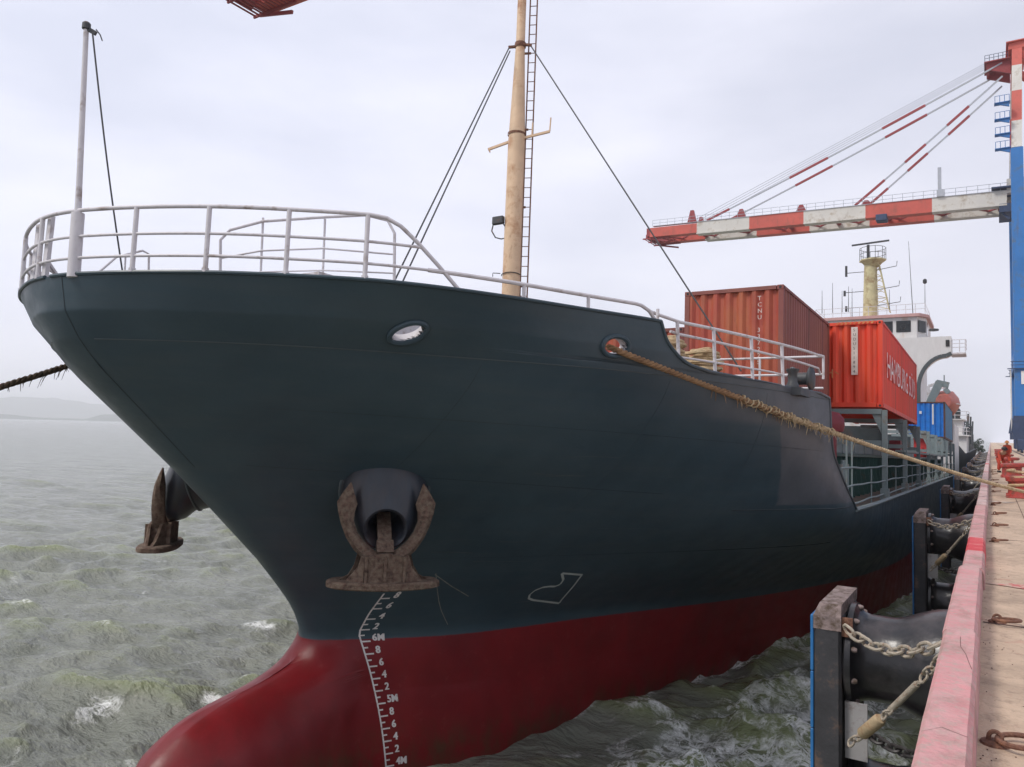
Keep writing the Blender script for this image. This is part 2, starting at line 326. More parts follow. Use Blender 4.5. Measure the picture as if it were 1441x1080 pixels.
def text_mesh(s, size, bold=0.):
    """flat triangles of a text: list of (u, v) and faces, starting at u = 0"""
    cu = bpy.data.curves.new('lettering', 'FONT'); cu.body = s; cu.size = size; cu.resolution_u = 2; cu.offset = bold
    ob = bpy.data.objects.new('lettering', cu); COL.objects.link(ob); bpy.context.view_layer.update()
    me = bpy.data.meshes.new_from_object(ob.evaluated_get(bpy.context.evaluated_depsgraph_get()))
    vs = [(p.co.x, p.co.y) for p in me.vertices]; fs = [tuple(p.vertices) for p in me.polygons]
    COL.objects.unlink(ob); bpy.data.objects.remove(ob); bpy.data.curves.remove(cu); bpy.data.meshes.remove(me)
    return vs, fs
def arc(c, r, a0, a1, n, u, v):
    c, u, v = Vector(c), Vector(u), Vector(v)
    return [c+u*r*math.cos(a0+(a1-a0)*i/n)+v*r*math.sin(a0+(a1-a0)*i/n) for i in range(n+1)]

# ------------------------------------------------------------------ hull form
def lin(tab,x):
    if x<=tab[0][0]: return tab[0][1]
    for (a,b),(c,d) in zip(tab,tab[1:]):
        if x<=c: return b+(d-b)*(x-a)/(c-a)
    return tab[-1][1]
def pch(tab,x):
    # monotone-ish cubic (Catmull with limited tangents)
    n=len(tab)
    if x<=tab[0][0]: return tab[0][1]
    if x>=tab[-1][0]: return tab[-1][1]
    i=0
    while x>tab[i+1][0]: i+=1
    def sl(k): return (tab[k+1][1]-tab[k][1])/(tab[k+1][0]-tab[k][0])
    def tg(k):
        if k==0: return sl(0)
        if k==n-1: return sl(n-2)
        a,b=sl(k-1),sl(k)
        if a*b<=0: return 0.
        return 2*a*b/(a+b)
    x0,y0=tab[i]; x1,y1=tab[i+1]; h=x1-x0; t=(x-x0)/h
    m0,m1=tg(i)*h,tg(i+1)*h
    return (2*t**3-3*t*t+1)*y0+(t**3-2*t*t+t)*m0+(-2*t**3+3*t*t)*y1+(t**3-t*t)*m1
# stem profile y(z') on the centreline (ship coordinates)
STEM=[(-3,6.9),(-2,6.35),(-1,6.0),(0,6.0),(.5,6.2),(.82,6.43),(1.12,6.73),(1.33,7.23),(1.45,7.98),(1.54,8.53),(1.71,9.04),(1.98,9.26),(2.2,9.24),(2.53,9.06),(3.0,8.67),(3.46,8.24),(4.28,7.37),(5.01,6.59),(5.74,5.78),(6.31,5.13),(6.62,4.86),(7.0,4.67),(7.5,4.60)]
STEMH=[(-3,9.5),(1.2,9.45),(1.71,9.32)]+STEM[11:]
# waterlines: half breadth against distance aft of the stem
WL=[(-3.0,[(0,0),(.4,.3),(1,.6),(3,1.2),(5.5,2.0),(8.7,3.3),(12.5,4.9),(17,6.3),(22,7.2),(26,7.5)]),
 (0.0,[(0,0),(.3,.45),(.6,.8),(1.2,1.35),(2.6,2.3),(5.2,3.1),(9,4.25),(12.5,5.6),(17,6.7),(21,7.3),(25,7.5)]),
 (2.0,[(0,0),(.1,.25),(.5,.68),(1.9,1.8),(5,3.15),(8.5,4.7),(12,5.95),(16,6.9),(20,7.35),(25,7.5)]),
 (3.0,[(0,0),(.1,.28),(.5,.8),(2,2.1),(5,3.9),(8.5,5.7),(12,6.85),(15,7.35),(19,7.5)]),
 (4.3,[(0,0),(.1,.33),(.6,1.05),(2,2.5),(4.5,4.45),(7.5,6.3),(10,7.4),(13,7.5)]),
 (5.5,[(0,0),(.1,.42),(.6,1.3),(1.8,2.75),(4,4.6),(7,6.2),(10,7.25),(13,7.5)]),
 (6.62,[(0,0),(.1,.5),(.5,1.3),(1.2,2.35),(1.9,3.1),(3.4,4.3),(5.0,5.42),(7.5,6.4),(10.5,7.15),(14,7.5)]),
 (7.5,[(0,0),(.08,.65),(.2,1.05),(.45,1.7),(.75,2.3),(1.18,2.95),(2.01,3.92),(3.28,4.70),(4.38,5.2),(5.83,5.85),(8.4,6.72),(11.4,7.25),(15,7.5)])]
def hbt(tab,d):
    if d<=0: return 0.
    if d<tab[1][0]: return tab[1][1]*math.sqrt(d/tab[1][0])
    return pch(tab[1:],d)
XC=-10.0
def bulb(y,z):
    if y<6.0 or z>2.08: return 0.
    top=pch([(6.0,0.0),(6.2,.5),(6.43,.82),(6.73,1.12),(7.23,1.33),(7.98,1.45),(8.53,1.54),(9.04,1.71),(9.26,1.985),(9.6,2.06),(10.5,2.1),(14,2.1)],y)
    ry=pch([(6.0,0.2),(6.3,.55),(6.8,.85),(7.6,1.05),(9.5,1.12),(11,1.2),(14,.6)],y)
    zc=-.5; rz=top-zc if z>zc else 2.3
    q=1-((z-zc)/rz)**2
    return ry*math.sqrt(q) if q>0 else 0.
def hb(y,z):
    """half breadth of the hull at ship y and height z"""
    d=y-lin(STEMH,z)
    if z>=6.62: a,b=WL[6],WL[7]; w=(z-a[0])/(b[0]-a[0]); v=hbt(a[1],d)*(1-w)+hbt(b[1],d)*w
    else: v=pch([(a[0],hbt(a[1],d)) for a in WL[:7]],z)
    u=bulb(y,z)
    if u>0: v=(v**2.1+u**2.1)**(1/2.1)
    if y>80: v*=1-.12*((y-80)/15)**2
    return v
def yend(z):
    """where the plating stops aft: the step of the forecastle and its bulwark"""
    return pch([(4.3,18.4),(4.8,17.4),(5.1,16.95),(5.67,16.32),(6.1,16.22),(6.66,16.15),(6.71,15.8),(6.735,14.8),(6.755,12.8),(6.78,11.7),(6.86,11.15),(7.0,10.85),(7.2,10.62),(7.5,10.45)],z)
def ztop(z, y):
    return z if z <= 6.62 else 6.62+(z-6.62)*lin([(4.5, .865), (11, .90)], y)
def HP(y, z, side=1, off=0.):
    """point on the plating, pushed out by off"""
    e = .02; b = hb(y, z); n = Vector((e*2, -(hb(y+e, z)-hb(y-e, z)), -(hb(y, z+e)-hb(y, z-e))*1.0)); n.normalize()
    return Vector((XC+side*(b+n.x*off), y+n.y*off, ztop(z, y)+n.z*off))
SO = (XC, Y0, 0)
ship = thing('cargo_ship', 'grey and red container ship with a bulbous bow moored along the quay', 'ship', SO, M_SHIP)

NC = 200
def ts(k=NC, p=2.3): return [(j/k)**p for j in range(k+1)]
TT = ts()
CHOCKS = [(7.16, 6.89, .145, .125), (9.72, 6.99, .19, .14)]
def in_chock(y, z, s=1.):
    return any(((y-cy)/(ry*s))**2+((z-cz)/(rz*s))**2 < 1 for cy, cz, ry, rz in CHOCKS)
def block(mb, zs, aft=None, inset=0., sides=(1, -1), holes=False, start=0.):
    for sd_ in sides:
        rows = []; yz = []
        for z in zs:
            y0 = lin(STEM, z)+inset*.9; ye = min(yend(z), 18.4) if z > 4.3 else 18.4
            ys = [y0+t*(ye-y0) for t in TT]+(aft or [])
            rows.append([(XC+sd_*max(0, hb(max(y, 0), z)-(inset if y > y0 else 9)), y, ztop(z, y)) for y in ys]); yz.append([(y, z) for y in ys])
        n = len(rows[0]); vs = [p for r in rows for p in r]; fs = []
        for i in range(len(rows)-1):
            for j in range(n-1):
                if holes:
                    cy = (yz[i][j][0]+yz[i+1][j+1][0])/2; cz = (yz[i][j][1]+yz[i+1][j][1])/2
                    if in_chock(cy, cz): continue
                q = (i*n+j, i*n+j+1, (i+1)*n+j+1, (i+1)*n+j)
                fs.append(q if sd_ > 0 else q[::-1])
        mb.add(vs, fs, 0, True)
AFT = [18.4+k*.98 for k in range(1, 20)]+[37+k*3 for k in range(1, 21)]
mb = MB()
ZL = [-1.6, -1, -.6, -.2, .1, .35, .6, .8, .95, 1.05]+[1.12+.03*k for k in range(36)]+[2.22, 2.3, 2.4, 2.65, 2.9, 3.15, 3.45, 3.8, 4.05, 4.3]
block(mb, ZL, AFT)
zu = [4.3, 4.5, 4.7, 4.9, 5.1, 5.3, 5.5, 5.75, 6.0, 6.2, 6.4, 6.5, 6.56, 6.62]
block(mb, zu)
zbw = [6.62+.88*k/34 for k in range(35)]
block(mb, zbw, holes=True)
yt = AFT[-1]
mb.add([(XC-hb(yt, z), yt, z) for z in ZL]+[(XC+hb(yt, z), yt, z) for z in ZL], [(i, i+1, len(ZL)+i+1, len(ZL)+i) for i in range(len(ZL)-1)])
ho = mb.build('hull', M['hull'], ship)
bm = bmesh.new(); bm.from_mesh(ho.data); bmesh.ops.remove_doubles(bm, verts=bm.verts, dist=.0008)
for it in range(40):
    sel = [v for v in bm.verts if v.co.y < 9.62-Y0 and .9 < v.co.z < 2.45+.0*it and not v.is_boundary]
    co = {v: sum((e.other_vert(v).co for e in v.link_edges), Vector())/len(v.link_edges) for v in sel}
    for v, c in co.items(): v.co = v.co.lerp(c, .5)
bm.to_mesh(ho.data); bm.free(); ho.data.polygons.foreach_set('use_smooth', [True]*len(ho.data.polygons))
try: ho.data.set_sharp_from_angle(angle=R_(38))
except Exception: pass

mb = MB(); block(mb, [6.5]+zbw, inset=.06, holes=True)
mb.build('bulwark_lining', M['lining'], ship)
# forecastle deck, its aft bulkhead, main deck
mb = MB()
ys = [5.2+.25*k for k in range(44)]+[16.0]
mb.add([(XC-hb(y, 6.45)+.05, y, 6.5) for y in ys]+[(XC+hb(y, 6.45)-.05, y, 6.5) for y in ys], [(i, len(ys)+i, len(ys)+i+1, i+1) for i in range(len(ys)-1)])
mb.build('forecastle_deck', M['deck'], ship)
mb = MB(); zq = [4.25, 4.6, 5, 5.5, 6, 6.49]
mb.prism([(XC-hb(15.9, z)+.09, 15.9, z) for z in zq]+[(XC+hb(15.9, z)-.09, 15.9, z) for z in zq[::-1]], (0, .06, 0)); mb.build('forecastle_bulkhead', M['green_lt'], ship)
mb = MB(); ys = [15.5+1.5*k for k in range(55)]
mb.add([(XC-hb(y, 4.3)+.02, y, 4.28) for y in ys]+[(XC+hb(y, 4.3)-.02, y, 4.28) for y in ys], [(i, len(ys)+i, len(ys)+i+1, i+1) for i in range(len(ys)-1)])
mb.build('main_deck', M['deck'], ship)
# edge bars: bulwark rail, step of the forecastle, gunwale
mb = MB()
for s_ in (1, -1):
    top = [HP(4.601+(10.45-4.601)*t, 7.5, s_) for t in ts(60, 2)]
    mb.tube([p+Vector((0, 0, .0)) for p in top], .026, 7)
    zz = [7.5-k*.06 for k in range(54)]
    mb.tube([HP(yend(z), z, s_) for z in zz if z >= 4.3]+[HP(18.4, 4.3, s_)], .03, 7)
mb.build('bulwark_rim', M['hull'], ship)
mb = MB()
for s_ in (1, -1):
    mb.tube([HP(18.3+1.5*k, 4.3, s_)+Vector((0, 0, .02)) for k in range(50)], .055, 6)
mb.build('gunwale', M['green_lt'], ship)
# weld beads and the seams of the stem plate
mb = MB()
for s_ in (1, -1):
    mb.tube([HP(4.95+(16.1-4.95)*t**1.6, 6.62, s_) for t in [k/60 for k in range(1, 61)]], .009, 5)
mb.build('knuckle_bead', M['seam_light'], ship)
mb = MB()
def y_at_hb(b, z):
    lo, hi = lin(STEMH, z), lin(STEMH, z)+3
    for _ in range(30):
        m_ = (lo+hi)/2
        if hb(m_, z) < b: lo = m_
        else: hi = m_
    return hi
mb.tube([HP(y_at_hb(.30, z), z, 1) for z in [7.5-.1*k for k in range(26)]], .007, 5)
mb.tube([HP(y, 4.42, 1) for y in [14+.1*k for k in range(39)]], .012, 5)
mb.tube([HP(5.4+.1*k, 5.15-.006*k, 1) for k in range(16, 70)], .004, 4)
mb.tube([HP(6.6+.1*k, 5.85-.003*k, 1) for k in range(0, 92)], .003, 4)
mb.tube([HP(9.4+.1*k, 3.55, 1) for k in range(0, 90)], .003, 4)
for yv in (8.2, 10.9, 13.4): mb.tube([HP(yv+.10*(6.5-z), z, 1) for z in [6.55-.1*k for k in range(24)]], .0025, 4)
mb.build('weld_seam', M['seam'], ship)

# chocks: oval rings with a sleeve through the bulwark
for ci, (cy, cz, ry, rz) in enumerate(CHOCKS):
    for s_ in (1, -1):
        n = 30; E_ = lambda k, o, f: HP(cy+ry*f*math.cos(2*math.pi*k/n), cz+rz*f*math.sin(2*math.pi*k/n), s_, o)
        m1 = MB(); m1.tube([E_(k, .012, 1.12) for k in range(n)], .036, 8, closed=True)
        ch = m1.build('mooring_chock', M['hull'], ship)
        m2 = MB(); rings = [(-.16, .97), (-.1, .96), (-.03, .98), (.02, 1.04)]
        vs = [E_(k, o, f) for o, f in rings for k in range(n)]
        m2.add(vs, [(i*n+k, i*n+(k+1) % n, (i+1)*n+(k+1) % n, (i+1)*n+k) for i in range(3) for k in range(n)], 0, True)
        ch['_o'] = list(SO); sl = m2.build('chock_sleeve', M['white'], ch)

# draft marks painted on the flare, numerals of four, five and six metres
def decal(mb, pts, faces, y0, z0, off=.007, k=1.35):
    mb.add([HP(y0+u/k, z0+v, 1, off) for u, v in pts], faces)
def stroke(mb, P, wd=.022, off=.012):
    """flat painted line through (y, z) points"""
    for (a, b), (c, d) in zip(P, P[1:]):
        n = max(1, int(math.hypot(c-a, d-b)/.06)); L_ = math.hypot((c-a)*1.35, d-b)
        ny, nz_ = -(d-b)/L_*wd/2/1.35, (c-a)*1.35/L_*wd/2
        q = []
        for i in range(n+1):
            y, z = a+(c-a)*i/n, b+(d-b)*i/n; q += [HP(y-ny, z-nz_, 1, off), HP(y+ny, z+nz_, 1, off)]
        mb.add(q, [(2*i, 2*i+2, 2*i+3, 2*i+1) for i in range(n)])
YM = lambda z: lin([(0, 9.98), (.75, 9.93), (1.2, 9.90), (1.75, 9.83), (2.1, 9.80), (2.5, 9.79), (2.9, 9.76)], z)
mb = MB(); stroke(mb, [(YM(z), z) for z in [k*.1-.1 for k in range(31)]], .03)
for k in range(0, 29):
    z = k*.1; stroke(mb, [(YM(z), z), (YM(z)+(.12 if k % 2 == 0 else .065), z+.004)], .024, .008)
for k in range(0, 15):
    z = k*.2; s_ = {0: '4M', 1: '2', 2: '4', 3: '6', 4: '8', 5: '5M', 6: '2', 7: '4', 8: '6', 9: '8', 10: '6M', 11: '2', 12: '4', 13: '6', 14: '8'}[k]
    v_, f_ = text_mesh(s_, .165, .003)
    cx_ = [(u, v) for u, v in v_]
    decal(mb, cx_, f_, YM(z)+.145, z+.012, .009)
    decal(mb, [(u+.012, v) for u, v in cx_], f_, YM(z)+.145, z+.012, .010)
mb.build('draft_marks', M['mark'], ship)
mb = MB(); lg = [(12.28, 3.18), (12.72, 3.12), (12.99, 2.47), (12.3, 2.61), (12.17, 2.66), (12.11, 2.74), (12.12, 2.83), (12.21, 2.89), (12.33, 2.9), (12.44, 2.89), (12.5, 2.93), (12.46, 3.03), (12.28, 3.18)]
stroke(mb, lg, .035, .014); mb.build('bulb_symbol', M['mark_grey'], ship)
mb = MB(); stroke(mb, [(10.21, 3.27), (10.6, 2.72), (10.98, 2.24)], .012); stroke(mb, [(10.21, 3.25), (10.62, 3.0), (11.01, 2.79)], .013)
mb.build('paint_scratch', M['scratch'], ship)
rs_ = random.Random(12)
for k in range(16):
    y0_ = rs_.uniform(9.8, 15.5); z0_ = rs_.uniform(2.5, 5.6); l_ = rs_.uniform(.3, 1.3)
    mb = MB(); stroke(mb, [(y0_+l_*t, z0_+.015*math.sin(3*t+k)) for t in (0, .25, .5, .75, 1)], rs_.uniform(.004, .009), .008); mb.build('paint_scratch', M['seam_scuff'], ship)

# ------------------------------------------------------------------ rails of the bow
def railpath(y0, y1, z, n=40, p=1.0, side=1, inset=.03):
    out = []
    y0 = max(y0, 4.601)
    for i in range(n+1):
        t = (i/n)**p; y = y0+(y1-y0)*t; q = HP(y, 7.5, side); out.append(Vector((q.x-side*inset, q.y, q.z+z)))
    return out
def around(z, ya, inset=.03):
    a = railpath(4.601, ya, z, 50, 2.0, 1, inset); b = railpath(4.601, ya, z, 50, 2.0, -1, inset)
    return b[::-1]+a[1:]
mb = MB(); m_in = MB()
YA = 6.42
top = around(.80, YA)
endp = [HP(y, 7.5, 1)+Vector((-.03, 0, h)) for y, h in ((6.56, .78), (6.7, .70), (6.88, .52), (7.12, .26), (7.36, 0))]
ends = [HP(y, 7.5, -1)+Vector((.03, 0, h)) for y, h in ((6.56, .78), (6.7, .70), (6.88, .52), (7.12, .26), (7.36, 0))]
mb.tube(ends[::-1]+top+endp, .026, 9)
rl = mb.build('bow_rail', M['white'], ship)
for h in (.47, .20):
    q = MB(); e = [HP(y, 7.5, 1)+Vector((-.03, 0, h)) for y in ((6.6, 6.93) if h == .47 else (6.6, 6.93, 7.16))]; e2 = [Vector((2*XC-p.x, p.y, p.z)) for p in e]
    q.tube(e2[::-1]+around(h, YA)+e, .019, 8); q.build('rail_bar', M['white'], ship)
for s_ in (1, -1):
    for y in ([4.91, 5.3, 5.82, 6.4] if s_ > 0 else [4.62, 5.0, 5.6, 6.2]):
        p = HP(y, 7.5, s_)+Vector((-.03*s_, 0, 0)); q = MB(); q.tube([p, p+Vector((0, 0, .80))], .030, 9); q.tube([p, p+Vector((0, 0, .05))], .042, 8); q.build('rail_post', M['white'], ship)
for xx, yy in ((-10.2, 4.66), (-10.75, 4.78)):
    q = MB(); q.bar((xx, yy, 7.4), (xx, yy+.02, 8.2), .09, .05, upv=(0, 1, 0)); q.bar((xx, yy+.28, 7.3), (xx, yy+.03, 7.6), .05, .03); q.build('rail_post', M['white'], ship)
# jackstaff with its block and halyard
q = MB(); q.tube([(-9.50, 4.66, 7.34), (-9.52, 4.66, 8.15)], .075, 12); q.tube([(-9.52, 4.66, 8.1), (-9.53, 4.65, 8.5), (-9.52, 4.57, 10.5)], [.042, .036, .03], 10)
js = q.build('jackstaff', M['white'], ship)
q = MB(); q.lathe([(.03, 0), (.05, .01), (.05, .08), (.03, .1)], (-9.52, 4.57, 10.48), n=12); q.bar((-9.52, 4.57, 10.5), (-9.42, 4.64, 10.44), .04, .05); q.tube([(-9.38, 4.62, 10.47), (-9.33, 4.65, 10.40), (-9.31, 4.67, 10.33)], .008, 5); q.build('halyard_block', M['dark_steel'], js)
q = MB(); q.tube([Vector((-9.42, 4.6, 10.42)).lerp(Vector((-9.0, 5.0, 7.35)), t)+Vector((0, 0, -.10*math.sin(math.pi*t))) for t in [k/10 for k in range(11)]], .011, 5); q.build('halyard', M['wire'], js)
# low rail on the bulwark
for s_ in (1, -1):
    q = MB(); P = [HP(y, 7.5, s_)+Vector((-.03*s_, 0, .20)) for y in [7.0+.12*k for k in range(26)]]+[HP(y, 7.5, s_)+Vector((-.03*s_, 0, h)) for y, h in ((10.1, .19), (10.25, .13), (10.38, .0))]
    q.tube(P, .028, 8); q.build('low_rail', M['white'], ship)
    for y in (8.2, 9.2, 10.42):
        q = MB(); p = HP(y, 7.5, s_)+Vector((-.03*s_, 0, -.02)); q.tube([p, p+Vector((0, 0, .20))], .026, 8); q.build('rail_post', M['white'], ship)
# raised store on the foredeck with a guard rail, mostly behind the bulwark
q = MB(); q.box((-11.6, 7.6, 6.61), (-8.4, 10.6, 7.95)); q.build('foredeck_store', M['white'], ship)
pl = [WS(p) for p in [(-10.25, 7.45, 8.06), (-10.23, 7.41, 8.58), (-10.1, 7.48, 8.74), (-9.66, 7.75, 8.89), (-8.84, 8.27, 8.98), (-8.29, 8.62, 9.03), (-8.02, 8.83, 8.96), (-7.91, 8.88, 8.75), (-7.92, 8.92, 8.0)]]
q = MB(); q.tube(pl, .024, 8); q.build('platform_rail', M['white'], ship)
q = MB(); q.tube([WS(p) for p in [(-10.24, 7.45, 8.3), (-9.66, 7.75, 8.42), (-8.84, 8.27, 8.48), (-7.92, 8.9, 8.42)]], .016, 7); q.build('rail_bar', M['white'], ship)
q = MB(); q.tube([WS(p) for p in [(-9.66, 7.75, 8.08), (-8.84, 8.27, 8.13), (-7.92, 8.9, 8.12)]], .014, 7); q.build('rail_bar', M['white'], ship)
for x, y in ((-9.67, 7.76), (-8.84, 8.28), (-8.27, 8.63)):
    q = MB(); q.tube([WS((x, y, 7.9)), WS((x, y, 8.95))], .019, 7); q.build('rail_post', M['white'], ship)
q = MB(); q.tube([WS(p) for p in [(-10.52, 5.5, 7.55), (-10.52, 5.93, 8.03), (-10.5, 6.3, 8.2), (-10.5, 6.4, 8.17), (-10.5, 6.43, 7.5)]], .017, 7); q.tube([WS((-10.5, 6.05, 7.5)), WS((-10.5, 6.05, 8.08))], .014, 6); q.build('ladder_handrail', M['white'], ship)
# rail on the low bulwark
RB = [11.1, 11.95, 13.0, 14.0]
def lowb(y): 
    return XC+hb(y, 6.6)-.04, 6.72
for s_ in (1, -1):
    def LB(y, h): x, z = lowb(y); return Vector((x if s_ > 0 else 2*XC-x, y, z+h))
    ysr = [11.1+.32*k for k in range(15)]
    q = MB(); q.tube([LB(10.45, .86), LB(10.7, .82)]+[LB(y, .77-.02*(y-11.4)/4) for y in ysr]+[LB(15.9, .76)], .027, 8); q.build('quarter_rail', M['white'], ship)
    q = MB(); q.tube([LB(10.9, .60)]+[LB(y, .57-.08*(y-11.4)/4) for y in ysr]+[LB(15.7, .40)], .023, 8); q.build('rail_bar', M['white'], ship)
    q = MB(); q.tube([LB(11.0, .27)]+[LB(y, .22) for y in ysr[:9]]+[LB(14.1, .2)], .018, 8); q.build('rail_bar', M['white'], ship)
    for y in RB:
        q = MB(); q.tube([LB(y-.06, .77), LB(y, -.02)], .030, 8); q.build('rail_post', M['white'], ship)
    q = MB(); q.tube([LB(15.9, .76), LB(15.9, .3)], .026, 8); q.build('rail_post', M['white'], ship)
xr, zr = lowb(15.9)
for h in (.76, .40, .12):
    q = MB(); q.tube([(xr, 15.9, zr+h), (2*XC-xr, 15.9, zr+h)], .024, 8); q.build('aft_rail_bar', M['white'], ship)
for k in range(1, 9):
    q = MB(); x = xr-1.45*k+.2; q.tube([(x, 15.9, 6.6), (x, 15.9, zr+.76)], .024, 8); q.build('rail_post', M['white'], ship)
# roller fairlead
for s_ in (1, -1):
    X = lambda x: x if s_ > 0 else 2*XC-x
    q = MB(); q.box((X(-3.35), 14.2, 6.58), (X(-2.9), 15.75, 6.72)); q.lathe([(.12, 0), (.12, .05), (.085, .12), (.085, .28), (.12, .33), (.12, .36)], (X(-3.1), 14.45, 6.72), n=16)
    fl = q.build('fairlead', M['dark_steel'], ship)
    q = MB(); q.lathe([(.05, 0), (.21, .02), (.24, .07), (.21, .13), (.12, .16), (.12, .34), (.22, .38), (.24, .42), (.2, .46), (.05, .47)], (X(-3.35), 15.3, 6.98), (s_, 0, 0), n=22); q.build('roller', M['dark_steel'], fl)
    q = MB(); q.prism([(X(-3.3), 15.0, 6.7), (X(-3.3), 15.62, 6.7), (X(-3.3), 15.4, 7.2), (X(-3.3), 15.2, 7.2)], (.05*s_, 0, 0)); q.build('cheek_plate', M['hull'], fl)
# windlass on the foredeck seen through the chock
q = MB(); q.box((-9.2, 10.9, 6.61), (-7.4, 12.4, 6.95)); q.lathe([(.5, 0), (.5, .08), (.3, .1), (.3, .7), (.5, .72), (.5, .8)], (-8.9, 11.6, 7.2), (1, 0, 0), n=24)
q.build('windlass', M['green_lt'], ship)

# ------------------------------------------------------------------ foremast
mx_, my_ = -10.0, 15.35
def mast_r(z): return lin([(6.6, .235), (13.1, .215), (13.3, .205), (15.6, .115), (22, .095)], z)
q = MB(); q.tube([(mx_+.02*(z-6.6)/10, my_, z) for z in (6.6, 9, 11, 13.1, 13.3, 14.4, 15.6, 17, 20.5)], [mast_r(z) for z in (6.6, 9, 11, 13.1, 13.3, 14.4, 15.6, 17, 20.5)], 24)
fm = q.build('foremast', M['mast'], ship)
q = MB(); q.lathe([(mast_r(13.2)+.012, -.03), (mast_r(13.2)+.012, .03)], (mx_, my_, 13.28), n=24, caps=False); q.lathe([(.14, -.06), (.15, 0), (.14, .06)], (mx_+.02, my_, 15.62), n=18)
q.bar((mx_+.1, my_, 15.62), (mx_+.3, my_+.1, 15.6), .05, .06); q.bar((mx_-.1, my_, 15.62), (mx_-.28, my_-.1, 15.6), .05, .06)
q.build('mast_band', M['rusty_metal'], fm)
dx = Vector((.92, .39, 0))
q = MB()
for k in (0, 1):
    o = Vector((mx_, my_, 0))+dx*(.235+.18*k); q.tube([o+Vector((0, 0, 6.7)), o+Vector((0, 0, 20.3))], .018, 6)
for k in range(54):
    z = 6.9+.25*k; o = Vector((mx_, my_, z)); q.tube([o+dx*.235, o+dx*.415], .011, 5)
for k in range(7):
    z = 7.4+2*k; o = Vector((mx_, my_, z)); q.bar(o+dx*(mast_r(z)-.02), o+dx*.30, .03, .05)
q.build('mast_ladder', M['rusty_metal'], fm)
q = MB(); q.bar((mx_+.15, my_+.02, 13.16), (mx_+.85, my_+.2, 13.27), .05, .055); q.bar((mx_-.15, my_, 13.14), (mx_-.78, my_-.1, 13.0), .05, .06)
q.tube([(mx_+.85, my_+.2, 13.27), (mx_+.87, my_+.2, 13.62)], .018, 6); q.tube([(mx_+.40, my_+.1, 13.2), (mx_+.41, my_+.1, 13.55)], .02, 6); q.tube([(mx_-.76, my_-.1, 13.0), (mx_-.72, my_-.1, 12.92)], .02, 5)
q.build('crosstree', M['mast'], fm)
q = MB(); o = Vector((mx_-.25, my_-.22, 10.95)); q.bevbox(o+Vector((-.22, -.05, 0)), o+Vector((.1, .07, .2)), .02)
fl = q.build('floodlight', M['dark_steel'], fm)
q = MB(); q.tube([o+Vector((-.2, 0, .02)), o+Vector((-.24, 0, -.15)), o+Vector((-.12, 0, -.33)), o+Vector((.02, .05, -.37)), o+Vector((.15, .14, -.33)), o+Vector((.13, .1, -.1)), o+Vector((.08, 0, .02))], .017, 6); q.build('lamp_bracket', M['dark_steel'], fl)
q = MB(); q.tube([Vector((mx_, my_, 9.68))+Vector((math.cos(a), math.sin(a), .08*math.sin(a*1.5)))*.245 for a in [R_(200+8*k) for k in range(22)]], .012, 5); q.tube([(mx_-.2, my_-.2, 9.7), (mx_-.42, my_-.2, 9.73), (mx_-.42, my_-.2, 9.64)], .012, 5)
q.lathe([(.05, 0), (.1, .03), (.1, .12), (.04, .16)], (mx_-.27, my_-.1, 8.75), n=12); q.build('cable_loop', M['dark_steel'], fm)
def wire(name, a, b, r=.014, sag=.0):
    q = MB(); a, b = Vector(a), Vector(b); q.tube([a.lerp(b, t)+Vector((0, 0, -4*sag*t*(1-t))) for t in [k/12 for k in range(13)]], r, 5); return q.build(name, M['wire'], ship)
wire('stay_wire', (mx_-.26, my_-.1, 15.58), WS((-8.85, 9.9, 8.15)), .017); wire('stay_wire', (mx_-.24, my_-.08, 15.5), WS((-8.7, 9.9, 8.05)), .017)
wire('stay_wire', (mx_+.28, my_+.1, 15.58), WS((-3.95, 14.25, 6.9)), .017)

